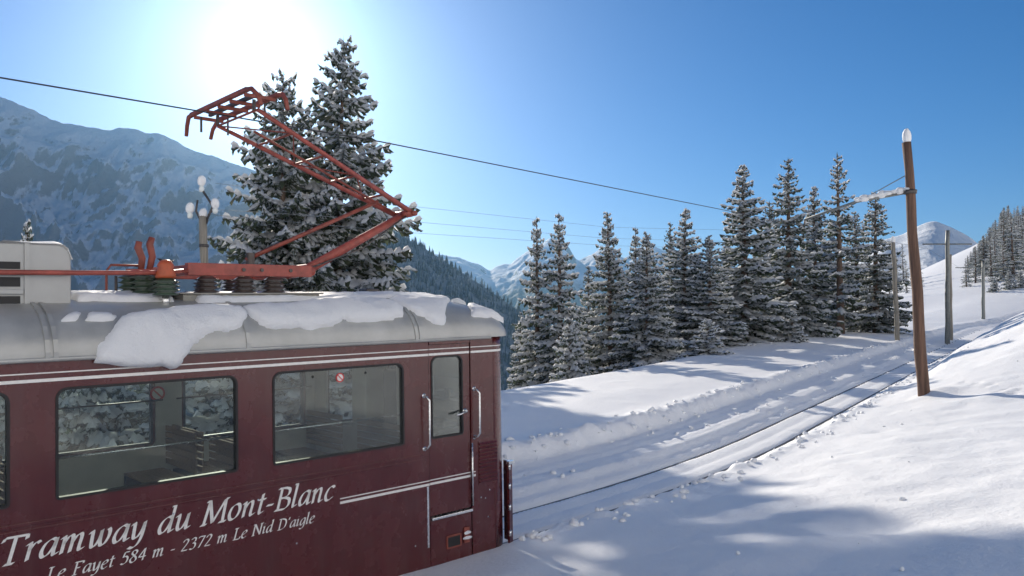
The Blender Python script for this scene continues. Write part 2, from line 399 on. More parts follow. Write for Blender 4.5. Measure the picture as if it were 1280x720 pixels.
rail_mesh(0, .05, .10, -30, 150, -.055).obj('rack_rail', RAIL, trk)
tag(trk, 'railway track with toothed middle rail running in a groove in the snow', 'railway track')

# ================================================================== MOUNTAINS AND HAZE
def mtn_mat(name, rock, snow, t0, t1, slope_w, scale, forest=None, fz=(0, 1), streak=False):
    t = NT(bpy.data.materials.new(name)); b = t.b; b.inputs['Roughness'].default_value = .85; b.inputs['Specular IOR Level'].default_value = .1
    g = t.n('ShaderNodeNewGeometry'); sx = t.n('ShaderNodeSeparateXYZ'); t.l(g.outputs['Normal'], sx.inputs[0])
    n = t.noise(scale, 11, .72)
    if streak:
        mp_ = t.n('ShaderNodeMapping'); mp_.inputs['Scale'].default_value = (1, .28, .3); tc_ = n.inputs['Vector'].links[0].from_socket
        t.l(tc_, mp_.inputs[0]); t.l(mp_.outputs[0], n.inputs['Vector'])
    m = t.n('ShaderNodeMath', operation='MULTIPLY_ADD'); t.l(sx.outputs[2], m.inputs[0]); m.inputs[1].default_value = -slope_w; t.l(n.outputs[0], m.inputs[2])
    r = t.ramp(m.outputs[0], [(t0, (0,0,0)), (t1, (1,1,1))])
    mc = t.n('ShaderNodeMix', data_type='RGBA'); t.l(r.outputs[0], mc.inputs[0]); mc.inputs[6].default_value = (*snow, 1); mc.inputs[7].default_value = (*rock, 1)
    last = mc.outputs[2]
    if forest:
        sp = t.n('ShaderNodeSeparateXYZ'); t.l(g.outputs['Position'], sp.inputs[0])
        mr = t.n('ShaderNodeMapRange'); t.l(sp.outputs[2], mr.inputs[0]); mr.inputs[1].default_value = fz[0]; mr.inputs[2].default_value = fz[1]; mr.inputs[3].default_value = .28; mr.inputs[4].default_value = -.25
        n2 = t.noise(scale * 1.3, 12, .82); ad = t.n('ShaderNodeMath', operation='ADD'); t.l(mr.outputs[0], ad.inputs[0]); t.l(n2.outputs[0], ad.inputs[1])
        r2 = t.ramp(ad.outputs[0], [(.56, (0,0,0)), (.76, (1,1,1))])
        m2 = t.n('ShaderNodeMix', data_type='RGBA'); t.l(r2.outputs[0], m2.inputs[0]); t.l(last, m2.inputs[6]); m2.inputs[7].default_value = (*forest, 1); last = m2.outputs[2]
    t.l(last, b.inputs['Base Color']); nb = t.noise(scale * 6, 6, .7); t.bump(nb.outputs[0], .9, 14)
    return t.m
def mountain(name, prof, Dr, Df, zf, material, nu=420, nv=150, amp=.16, rough=3.0, seed=0, crest=.02, back=.5, label=None, nsc=1.0):
    """prof: (px, py) of the ridge line; ridge at distance Dr, foot at Df and height zf"""
    px = np.array([p[0] for p in prof], float); py = np.array([p[1] for p in prof], float)
    u = np.linspace(px[0], px[-1], nu); y = np.interp(u, px, py)
    ker = np.ones(5) / 5; y = np.convolve(np.pad(y, 2, mode='edge'), ker, 'valid')
    tv = np.concatenate([np.linspace(0, 1, int(nv * .8)), np.linspace(1, 1.9, int(nv * .2) + 1)[1:]])
    U_, V_ = np.meshgrid(np.arange(nu), tv, indexing='ij')
    tanu = ((u - 640) / FPX)[U_]
    zr = CAMZ + (HZ - y)[U_] / FPX * Dr
    dist = np.where(V_ <= 1, Df + (Dr - Df) * V_, Dr + (V_ - 1) * (Dr - Df) * back)
    X = tanu * dist; Y = dist
    up = np.where(V_ <= 1, V_ ** 1.15, 1 - (V_ - 1) * .9)
    H = (zr - zf)
    env = np.sin(np.clip(V_, 0, 1) * math.pi) ** .8 + .25 * (V_ > 1)
    sc = rough * nsc / (Dr - Df)
    wx = fbm(X * sc * .6 + seed, Y * sc * .6, 3) * .5
    rg = ridged(X * sc + seed + wx, Y * sc * .8 + seed * 2 + wx, 6, .52) - .5
    dz = amp * H.max() * rg * env + crest * H.max() * (V_ > .9) * fbm(X * sc * 5 + seed, Y * sc * 5, 4)
    Z = zf + H * up + dz
    # never let relief in front of the crest hide it
    lim = CAMZ + (zr - CAMZ) * (dist / Dr) - 2
    Z = np.where(V_ < .97, np.minimum(Z, lim), Z)
    me = fast_mesh(name, np.stack([X.ravel(), Y.ravel(), Z.ravel()], 1), grid_faces(nu, len(tv)), material)
    o = link(name, me); tag(o, label, kind='structure'); return o, (X, Y, Z, V_)
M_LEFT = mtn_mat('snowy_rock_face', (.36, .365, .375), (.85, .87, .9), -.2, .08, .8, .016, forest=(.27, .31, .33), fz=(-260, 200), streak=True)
M_FOR = mtn_mat('wooded_ridge', (.05, .07, .05), (.35, .40, .42), -.35, -.1, .8, .02)
M_FAR = mtn_mat('far_snow', (.13, .15, .16), (.85, .87, .9), -.36, -.22, .8, .0014, forest=(.05, .07, .06), fz=(100, 1000))
M_PEAK = mtn_mat('peak_snow', (.25, .25, .25), (.86, .88, .9), .05, .2, .8, .004)
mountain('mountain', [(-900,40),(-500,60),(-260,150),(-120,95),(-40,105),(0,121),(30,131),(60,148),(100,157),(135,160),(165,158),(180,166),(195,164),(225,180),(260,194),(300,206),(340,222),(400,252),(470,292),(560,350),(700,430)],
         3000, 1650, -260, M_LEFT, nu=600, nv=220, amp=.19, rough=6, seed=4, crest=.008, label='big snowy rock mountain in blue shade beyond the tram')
fo, FG = mountain('wooded_hill', [(290,360),(350,310),(400,280),(440,270),(475,280),(505,296),(540,318),(575,340),(605,358),(645,386),(700,425),(760,470)],
         1900, 900, -300, M_FOR, nu=300, nv=120, amp=.05, rough=3, seed=11, crest=.01, label='dark wooded hillside dropping into the valley')
mountain('far_mountain', [(420,330),(500,318),(545,318),(578,322),(600,331),(612,340),(622,334),(640,329),(655,318),(690,296),(705,300),(722,326),(738,318),(752,312),(780,324),(810,305),(900,330),(1000,350),(1080,372)],
         9000, 5200, -300, M_FAR, nu=380, nv=140, amp=.3, rough=5, seed=21, crest=.03, label='hazy blue mountains far down the valley')
mountain('snow_peak', [(960,372),(1020,345),(1070,322),(1105,300),(1130,293),(1150,282),(1162,277),(1172,276),(1190,283),(1215,297),(1240,318),(1270,345),(1330,372),(1500,395)],
         2600, 900, -80, M_PEAK, nu=320, nv=130, amp=.28, rough=3.2, seed=33, crest=.006, label='white smooth snow peak above the railway poles')
# wood on the hill: thousands of tiny spruces, one mass
FX, FY, FZ, FV = FG
nf_ = 9000; rs = np.random.RandomState(5); iu = rs.randint(0, FX.shape[0], nf_); iv = rs.randint(int(FX.shape[1]*.12), int(FX.shape[1]*.84), nf_)
cx = FX[iu, iv] + rs.randn(nf_) * 3; cy = FY[iu, iv] + rs.randn(nf_) * 4; cz = FZ[iu, iv] - 2
hh = rs.uniform(9, 22, nf_); wr = hh * rs.uniform(.14, .22, nf_)
vv = np.zeros((nf_, 5, 3)); 
for k_ in range(4):
    a = math.pi / 2 * k_ + rs.rand(nf_) * .6
    vv[:, k_] = np.stack([cx + wr*np.cos(a), cy + wr*np.sin(a), cz + 1], 1)
vv[:, 4] = np.stack([cx, cy, cz + hh], 1)
ff = (np.arange(nf_)[:, None, None] * 5 + np.array([[0,1,4],[1,2,4],[2,3,4],[3,0,4]])[None]).reshape(-1, 3)
t = NT(bpy.data.materials.new('far_spruce')); nz = t.noise(.03, 6, .8); rc = t.ramp(nz.outputs[0], [(.32, (.05, .075, .06)), (.5, (.13, .17, .16)), (.68, (.5, .54, .56))]); t.l(rc.outputs[0], t.b.inputs['Base Color']); t.b.inputs['Roughness'].default_value = .9
tag(link('far_forest', fast_mesh('far_forest', vv.reshape(-1, 3), ff, t.m, False)), 'dense snow-dusted spruce wood on the far hillside', 'forest', kind='stuff')
# the air
hz = MB().box(-9500, 9500, -3000, 11500, -445, 1150).obj('haze', WIRE); hz.data.materials.clear()
hm = bpy.data.materials.new('haze_air'); hm.use_nodes = True; nt = hm.node_tree; nt.nodes.remove(nt.nodes['Principled BSDF'])
pv = nt.nodes.new('ShaderNodeVolumePrincipled'); pv.inputs['Color'].default_value = (.55, .78, 1, 1); pv.inputs['Density'].default_value = 0.4e-5; pv.inputs['Anisotropy'].default_value = .91
pv2 = nt.nodes.new('ShaderNodeVolumePrincipled'); pv2.inputs['Color'].default_value = (.34, .66, 1, 1); pv2.inputs['Density'].default_value = 5e-5; pv2.inputs['Anisotropy'].default_value = .25
ad_ = nt.nodes.new('ShaderNodeAddShader'); nt.links.new(pv.outputs[0], ad_.inputs[0]); nt.links.new(pv2.outputs[0], ad_.inputs[1])
nt.links.new(ad_.outputs[0], nt.nodes['Material Output'].inputs['Volume']); hz.data.materials.append(hm)
tag(hz, 'thin blue mountain haze filling the valley air', 'haze', kind='stuff')

# ================================================================== THE TRAM
tram = empty('rack_tram')
tram.matrix_world = Matrix(((TX[0], TN[0], TU[0], TO[0]), (TX[1], TN[1], TU[1], TO[1]), (TX[2], TN[2], TU[2], TO[2]), (0, 0, 0, 1)))
tag(tram, 'maroon rack railway tram with white lettering and silver roof', 'tram')
XB, XF, WID = -9.2, -.25, 2.3        # rear end, start of the rounded front corner, width
WZ0, WZ1 = 1.70, 2.61
WINS = [(-8.81, -7.25), (-6.92, -5.36), (-5.035, -3.495), (-3.14, -1.58)]
def rrect(x0, x1, z0, z1, r, n=5, rb=None):
    rb = r if rb is None else rb; p = []
    for cx_, cz_, a0, q in ((x1, z1, 0, r), (x0, z1, 90, r), (x0, z0, 180, rb), (x1, z0, 270, rb)):
        sx_ = 1 if a0 in (0, 270) else -1; sz_ = 1 if a0 in (0, 90) else -1
        for k in range(n + 1):
            a = R(a0 + 90 * k / n); p.append((cx_ - sx_*q + q*math.cos(a), cz_ - sz_*q + q*math.sin(a)))
    return p
def plate(name, outline, holes, y0, y1, m, parent, bev=0.0):
    """flat panel in the x'z' plane with openings, from y0 (near face) to y1"""
    cu = bpy.data.curves.new(name, 'CURVE'); cu.dimensions = '2D'; cu.fill_mode = 'BOTH'; cu.extrude = abs(y1 - y0) / 2
    for lp in [outline] + holes:
        sp = cu.splines.new('POLY'); sp.points.add(len(lp) - 1); sp.use_cyclic_u = True
        for q, (a, b_) in zip(sp.points, lp): q.co = (a, b_, 0, 1)
    tmp = bpy.data.objects.new('tmp', cu); col.objects.link(tmp)
    me = bpy.data.meshes.new_from_object(tmp.evaluated_get(bpy.context.evaluated_depsgraph_get()))
    bpy.data.objects.remove(tmp); bpy.data.curves.remove(cu)
    me.transform(Matrix(((1,0,0,0),(0,0,-1,(y0+y1)/2),(0,1,0,0),(0,0,0,1))))
    me.name = name; me.materials.clear(); me.materials.append(m)
    return link(name, me, parent)
def ring(x0, x1, z0, z1, r, w, rb=None): return rrect(x0, x1, z0, z1, r, rb=rb), [rrect(x0+w, x1-w, z0+w, z1-w, max(.01, r-w), rb=None if rb is None else max(.01, rb-w))]
DX0, DX1 = -1.222, -.615              # cab door
SK0, GUT = .27, 2.845
def side(y0, y1, doorside):
    near = doorside
    holes = [rrect(a, b_, WZ0, WZ1, .09, rb=.035) for a, b_ in WINS]
    if near:
        plate('side_wall', [(XB, SK0), (DX0-.012, SK0), (DX0-.012, GUT), (XB, GUT)], holes, y0, y1, PAINT, tram)
        plate('cab_side_wall', [(DX1+.012, SK0), (XF, SK0), (XF, GUT), (DX1+.012, GUT)], [], y0, y1, PAINT, tram)
    else:
        plate('side_wall', [(XB, SK0), (XF, SK0), (XF, GUT), (XB, GUT)], holes + [rrect(DX0+.03, DX1-.03, WZ0, WZ1, .08)], y0, y1, PAINT, tram)
        MB().box(DX0+.03, DX1-.03, y0+.02, y0+.026, WZ0, WZ1).obj('window_pane', GLASS, tram)
    for i, (a, b_) in enumerate(WINS):
        o_, h_ = ring(a-.002, b_+.002, WZ0-.002, WZ1+.002, .09, .022, .035)
        ya, yb = (y0 - .006, y1 + .004)
        w = plate('window_frame', o_, h_, ya, yb, BLACK, tram)
        p = MB().box(a+.01, b_-.01, (y0+y1)/2 - .003, (y0+y1)/2 + .003, WZ0+.01, WZ1-.01)
        p.obj('pane', GLASS_D if (near and i == 3) else (GLASS if near else GLASS_C), w)
side(0.0, .05, True)
side(WID - .05, WID, False)
# inner lining of the far side below and between the windows is the wall itself painted cream
plate('inner_lining', [(XB+.05, .98), (XF-.02, .98), (XF-.02, 2.8), (XB+.05, 2.8)], [rrect(a-.03, b_+.03, WZ0-.03, WZ1+.03, .08) for a, b_ in WINS] + [rrect(DX0, DX1, WZ0-.03, WZ1+.03, .08)], WID-.075, WID-.052, INNER, tram)
plate('inner_lining', [(XB+.05, .98), (DX0-.05, .98), (DX0-.05, 2.8), (XB+.05, 2.8)], [rrect(a-.03, b_+.03, WZ0-.03, WZ1+.03, .08) for a, b_ in WINS], .055, .075, INNER, tram)
# rounded front, windscreen openings in it
def plan():
    p = []
    for k in range(9):
        a = R(90 * k / 8); p.append((XF + .3*math.sin(a), .3 - .3*math.cos(a)))
    for k in range(1, 12):
        y = .3 + (WID - .6) * k / 12; p.append((XF + .3 + .13*math.sin(math.pi*k/12), y))
    return p + [(x, WID - y) for x, y in p[:9][::-1]]
PL = plan(); ZL = [SK0, .9, 1.2, 1.69, WZ0+.02, WZ1+.01, 2.7, GUT]
fm = MB(); fm.v = [(x, y, z) for x, y in PL for z in ZL]; nz_ = len(ZL); gq = {0: [], 1: []}
for i in range(len(PL) - 1):
    for j in range(nz_ - 1):
        q = (i*nz_+j, (i+1)*nz_+j, (i+1)*nz_+j+1, i*nz_+j+1)
        if j == 4 and (9 <= i <= 13 or 14 <= i <= 18): gq[0 if i < 14 else 1].append(q)
        else: fm.f.append(q)
fo_ = fm.obj('front_wall', PAINT, tram, True); sm = fo_.modifiers.new('s', 'SOLIDIFY'); sm.thickness = .045; sm.offset = -1
for k in gq:
    gm = MB(); us_ = sorted({i for q in gq[k] for i in q}); gm.v = [fm.v[i] for i in us_]; gm.f = [tuple(us_.index(i) for i in q) for q in gq[k]]; gm.obj('windscreen', GLASS, tram, True)
# plain rear end
MB().box(XB-.04, XB, 0, WID, SK0, GUT).obj('rear_wall', PAINT, tram)
# cab door with window
dr = plate('door', [(DX0, .84), (DX1, .84), (DX1, 2.79), (DX0, 2.79)], [rrect(-1.19, -.722, 1.715, 2.655, .09, rb=.03)], .012, .05, PAINT, tram)
o_, h_ = ring(-1.192, -.720, 1.713, 2.657, .09, .02, .03); plate('door_window_frame', o_, h_, .004, .054, BLACK, dr)
MB().box(-1.18, -.73, .026, .032, 1.725, 2.645).obj('door_pane', GLASS, dr)
MB().tube([(-.72, -.03, 1.985), (-.80, -.045, 1.965), (-.86, -.045, 1.96)], .013).tube([(-.70, .015, 1.99), (-.70, -.035, 1.99)], .018).lathe([(.03, 0), (.03, .012), (.012, .02)], (-.70, -.004, 1.99), 10, 'y').obj('door_handle', CHROME, dr, True)
MB().box(DX0, DX1, -.004, .05, 2.795, GUT).obj('door_header', PAINT, tram)
# below the door: sill, footstep recess
MB().box(DX0, DX1, -.03, .06, .795, .825).obj('door_sill', CHROME, tram, bevel=.005)
MB().box(DX0, DX1, .006, .05, SK0, .79).obj('step_panel', PAINT, tram)
st = plate('footstep', *ring(-1.0, -.78, .42, .57, .015, .018), -.006, .012, RED2, tram)
MB().box(-.985, -.795, -.002, .0055, .435, .555).obj('recess_shade', BLACK, st)  # flat black plate, paints the shade inside the footstep hole
MB().box(-.74, -.66, -.012, .0, .44, .62).obj('hinge_plate', RED2, tram)
for z_ in (.5, .56): MB().blob((-.70, -.02, z_), (.06, .02, .02), int(z_*100)).obj('ice_lump', CAPSNOW, tram, True)
# grab rails
def grab(x, z0, z1, parent):
    MB().tube([(x, -.002, z0), (x+.0, -.05, z0+.01), (x+.02, -.075, z0+.05), (x+.02, -.075, z1-.05), (x, -.05, z1-.01), (x, -.002, z1)], .013, 8) \
        .lathe([(.028, 0), (.028, .015), (.015, .03)], (x, -.003, z0), 10, 'y').lathe([(.028, 0), (.028, .015), (.015, .03)], (x, -.003, z1), 10, 'y').obj('grab_rail', CHROME, parent, True)
grab(-1.30, 1.62, 2.22, tram); grab(-.552, 1.66, 2.24, tram)
MB().tube([(DX1+.006, -.02, .86), (DX1+.006, -.02, 1.60)], .011).obj('door_edge_rail', CHROME, tram, True)
MB().box(DX0-.055, DX0-.03, -.008, .0, .50, 1.19).obj('edge_strip', CHROME, tram)
# stripes
def stripe(x0, x1, z, h):
    MB().box(x0, x1, -.004, .0, z, z+h).obj('stripe', WHITE, tram)
for z, h in ((2.668, .026), (2.735, .010)):
    stripe(XB, DX0-.014, z, h); stripe(DX0+.002, DX1-.002, z, h) if z > 2.8 else MB().box(DX0+.002, DX1-.002, .007, .012, z, z+h).obj('stripe', WHITE, tram)
    stripe(DX1+.014, XF, z, h)
    mb = MB()
    for k in range(8):
        (xa, ya), (xb, yb) = PL[k], PL[k+1]; na = R(90*k/8); nb_ = R(90*(k+1)/8); o1 = .004
        mb.add([(xa+o1*math.sin(na), ya-o1*math.cos(na), z), (xb+o1*math.sin(nb_), yb-o1*math.cos(nb_), z), (xb+o1*math.sin(nb_), yb-o1*math.cos(nb_), z+h), (xa+o1*math.sin(na), ya-o1*math.cos(na), z+h)], [(0,1,2,3)])
    mb.obj('stripe', WHITE, tram)
for z, h in ((1.195, .026), (1.245, .011)):
    stripe(-2.40, DX0-.014, z, h); MB().box(DX0+.002, DX1-.002, .007, .012, z, z+h).obj('stripe', WHITE, tram); stripe(DX1+.014, DX1+.07, z, h)
# belt mouldings
MB().box(XB, DX0-.06, -.014, .0, 1.535, 1.565).box(XB, DX0-.06, -.008, -.0005, 1.49, 1.51).obj('belt_moulding', PAINT, tram, bevel=.004)
MB().box(DX1+.03, XF, -.010, .0, 1.655, 1.678).obj('belt_moulding', PAINT, tram, bevel=.003)
# drip gutter
MB().tube([(XB, -.02, GUT+.005), (XF-.05, -.02, GUT+.005)], .022, 8).obj('gutter', ROOF, tram, True)
# ventilation louvre ahead of the door
lv = MB().box(-.50, -.20, .0005-.006, -.0005, 1.08, 1.60).obj('louvre', PAINT, tram)
for k in range(11):
    z = 1.10 + k*.045
    MB().add([(-.49, -.006, z), (-.21, -.006, z), (-.21, -.026, z+.012), (-.49, -.026, z+.012), (-.49, -.006, z+.036), (-.21, -.006, z+.036)], [(0,1,2,3),(3,2,5,4),(0,3,4),(1,5,2)]).obj('slat', PAINT, lv)
# head lamp and the coupling guard on the front corner
MB().lathe([(.06, -.02), (.10, 0), (.115, .06), (.115, .10), (.10, .115)], (.03, .52, 1.74), 20, 'x').obj('headlamp', PAINT, tram, True)
MB().lathe([(.098, .0), (.08, .02), (.02, .035)], (.145, .52, 1.74), 20, 'x').obj('headlamp_lens', LENS, tram, True)
gd = MB(); pr = [(.02, .02), (.10, .05), (.15, .12), (.17, .25)]
for (x, y) in pr:
    for z in (.26, .8, 1.26): gd.v.append((x, y, z))
for i in range(3):
    for j in range(2): gd.f.append((i*3+j, (i+1)*3+j, (i+1)*3+j+1, i*3+j+1))
g_ = gd.obj('corner_guard', PAINT, tram); s_ = g_.modifiers.new('s', 'SOLIDIFY'); s_.thickness = .03
for z in (.40, .72, .98, 1.22): MB().lathe([(.016, -.035), (.016, .035)], (.012, .005, z), 8).obj('guard_hinge', CHROME, tram, True)
MB().box(.0, .09, -.005, .05, 1.25, 1.29).obj('guard_cap', CHROME, tram)
# rivets, small bolts
for x, z in ((-1.45, .56), (-.47, .93), (-.40, .91), (-.36, .68), (-.33, 1.0), (-4.1, 1.42), (-3.3, 1.40), (-2.9, .9)):
    MB().lathe([(.010, -.004), (.006, 0)], (x, -.004, z), 8, 'y').obj('bolt', CHROME, tram)
# ---- roof shell
PROF = [(-.03, 2.85), (-.035, 2.90), (-.01, 3.00), (.06, 3.11), (.18, 3.21), (.34, 3.28), (.55, 3.33), (.85, 3.362), (1.15, 3.37)]
PFULL = PROF + [(WID - y, z) for y, z in PROF[:-1][::-1]]
def zroof(y):
    y = min(y, WID - y); return float(np.interp(y, [p[0] for p in PROF[1:]], [p[1] for p in PROF[1:]]))
def endfac(x):
    if x < -1.15: return 1.0
    u = min(1, (x + 1.15) / 1.35); return max(0, 1 - u ** 2.7) ** (1 / 2.4)
xs = list(np.linspace(XB-.05, -1.15, 24)) + [-1.15 + 1.35*(1-(1-k/22)**1.7) for k in range(1, 23)]
rm = MB()
for x in xs:
    ef = endfac(x)
    yi = 0.0
    if x > XF: 
        u = min(1, (x - XF)/.45); yi = .34 * (1 - math.sqrt(max(0, 1-u*u)))
    for y, z in PFULL:
        yc = 1.15 + (y - 1.15) * (1 - yi/1.15 * 1.2)
        rm.v.append((x, yc, 2.85 + (z - 2.85) * max(.02, ef)))
npf = len(PFULL)
rm.f = [(i*npf+k, (i+1)*npf+k, (i+1)*npf+k+1, i*npf+k+1) for i in range(len(xs)-1) for k in range(npf-1)] + [tuple(range(npf)), tuple((len(xs)-1)*npf + k for k in range(npf))[::-1]]
roof = rm.obj('roof', ROOF, tram, True)
def hoop(x, name='roof_seam'):
    mb = MB(); n = len(PFULL)
    for y, z in PFULL:
        k = endfac(x); zz = 2.85 + (z-2.85)*k; dy, dz = (y - 1.15), (zz - 2.0); L = math.hypot(dy, dz); dy /= L; dz /= L
        for xo, o_ in ((-.018, -.02), (-.018, .012), (.018, .012), (.018, -.02)): mb.v.append((x+xo, y+dy*o_, zz+dz*o_))
    mb.f = [(i*4+a, i*4+a+1, (i+1)*4+a+1, (i+1)*4+a) for i in range(n-1) for a in range(3)]
    mb.obj(name, ROOF, roof)
for x in (-8.6, -6.85, -5.10, -3.40, -1.42): hoop(x)
for x in (-5.04, -1.36): hoop(x)
MB().box(XB+.02, XF+.1, .06, WID-.06, 2.80, 2.83).obj('ceiling', INNER, tram)
MB().box(XB+.02, XF-.02, .06, WID-.06, .93, .97).obj('floor', FLOORM, tram)
MB().box(XB+.05, XF-.05, .08, WID-.08, .33, .92).obj('underframe', BLACK, tram)
# ---- saloon: slatted benches, handrails, stickers, cab partition
def bench(xb, facing, y0, y1):
    e = empty('bench', (xb, y0, .97), parent=tram)
    for k in range(7): MB().box(*sorted((facing*(.06+k*.062), facing*(.06+k*.062+.048))), 0, y1-y0, .43, .452).obj('slat', BENCH, e)
    for k in range(6): MB().box(*sorted((facing*.005, facing*.027)), 0, y1-y0, .50+k*.075, .558+k*.075).obj('slat', BENCH, e)
    for y in (.04, (y1-y0)-.08): MB().box(*sorted((0, facing*.49)), y, y+.04, 0, .43).obj('bench_end', STEEL, e)
for xb in (-8.95, -7.08, -5.2, -3.32, -1.52):
    for y0, y1 in ((.10, .98), (1.34, 2.2)):
        if xb > -8.9: bench(xb - .02, -1, y0, y1)
        if xb < -1.6: bench(xb + .02, 1, y0, y1)
for a, b_ in WINS[1:]:
    MB().tube([(a-.1, .10, 2.02), (b_+.1, .10, 2.02)], .011).obj('window_bar', CHROME, tram, True)
    MB().tube([(a-.1, WID-.10, 2.20), (b_+.1, WID-.10, 2.20)], .010).obj('window_bar', STEEL, tram, True)
cp = plate('cab_partition', [(.08, .97), (2.22, .97), (2.22, 2.8), (.08, 2.8)], [rrect(.35, 1.0, 1.75, 2.6, .06), rrect(1.3, 1.95, 1.75, 2.6, .06)], 0, .03, INNER, tram)
cp.data.transform(Matrix(((0,-1,0,-1.40),(1,0,0,0),(0,0,1,0),(0,0,0,1))))
MB().box(-.75, -.35, .45, 1.6, .97, 1.72).box(-.62, -.40, .5, 1.5, 1.72, 1.80).obj('control_desk', DARK, tram, bevel=.02)
MB().box(-1.05, -.98, .75, 1.2, 1.45, 2.45).box(-1.15, -.75, .75, 1.2, 1.38, 1.45).obj('driver_seat', DARK, tram, bevel=.03)
MB().box(-.42, -.30, .33, .75, 2.35, 2.70).obj('cab_cabinet', DARK, tram)
MB().box(-.10, -.07, .5, 1.42, 2.28, 2.68).obj('sun_blind', DARK, tram)
MB().box(-.30, -.05, .5, 1.8, 1.72, 2.02).box(-.22, -.18, .9, 1.0, 2.02, 2.16).obj('instrument_panel', DARK, tram, bevel=.02)
def sticker(px, py, yp, r, name='no_smoking_sticker'):
    x, y, z = tloc(px, py, yp)
    s = MB().lathe([(r, 0), (r, .002)], (x, y, z), 20, 'y').obj(name, STICK_R, tram)
    MB().lathe([(r*.72, -.0015), (r*.72, -.0005)], (x, y-.001, z), 20, 'y').obj('disc', STICK_W, s)
    MB().add([(x-r*.6, y-.004, z+r*.45), (x-r*.45, y-.004, z+r*.6), (x+r*.6, y-.004, z-r*.45), (x+r*.45, y-.004, z-r*.6)], [(0,1,2,3)]).obj('bar', STICK_R, s)
sticker(197, 492, WID-.08, .085); sticker(425, 472, .018, .05)
for px, py in ((391, 471), (457, 466)):
    x, y, z = tloc(px, py, .02); MB().lathe([(.014, 0), (.014, .004)], (x, y, z), 10, 'y').obj('catch_knob', BLACK, tram)

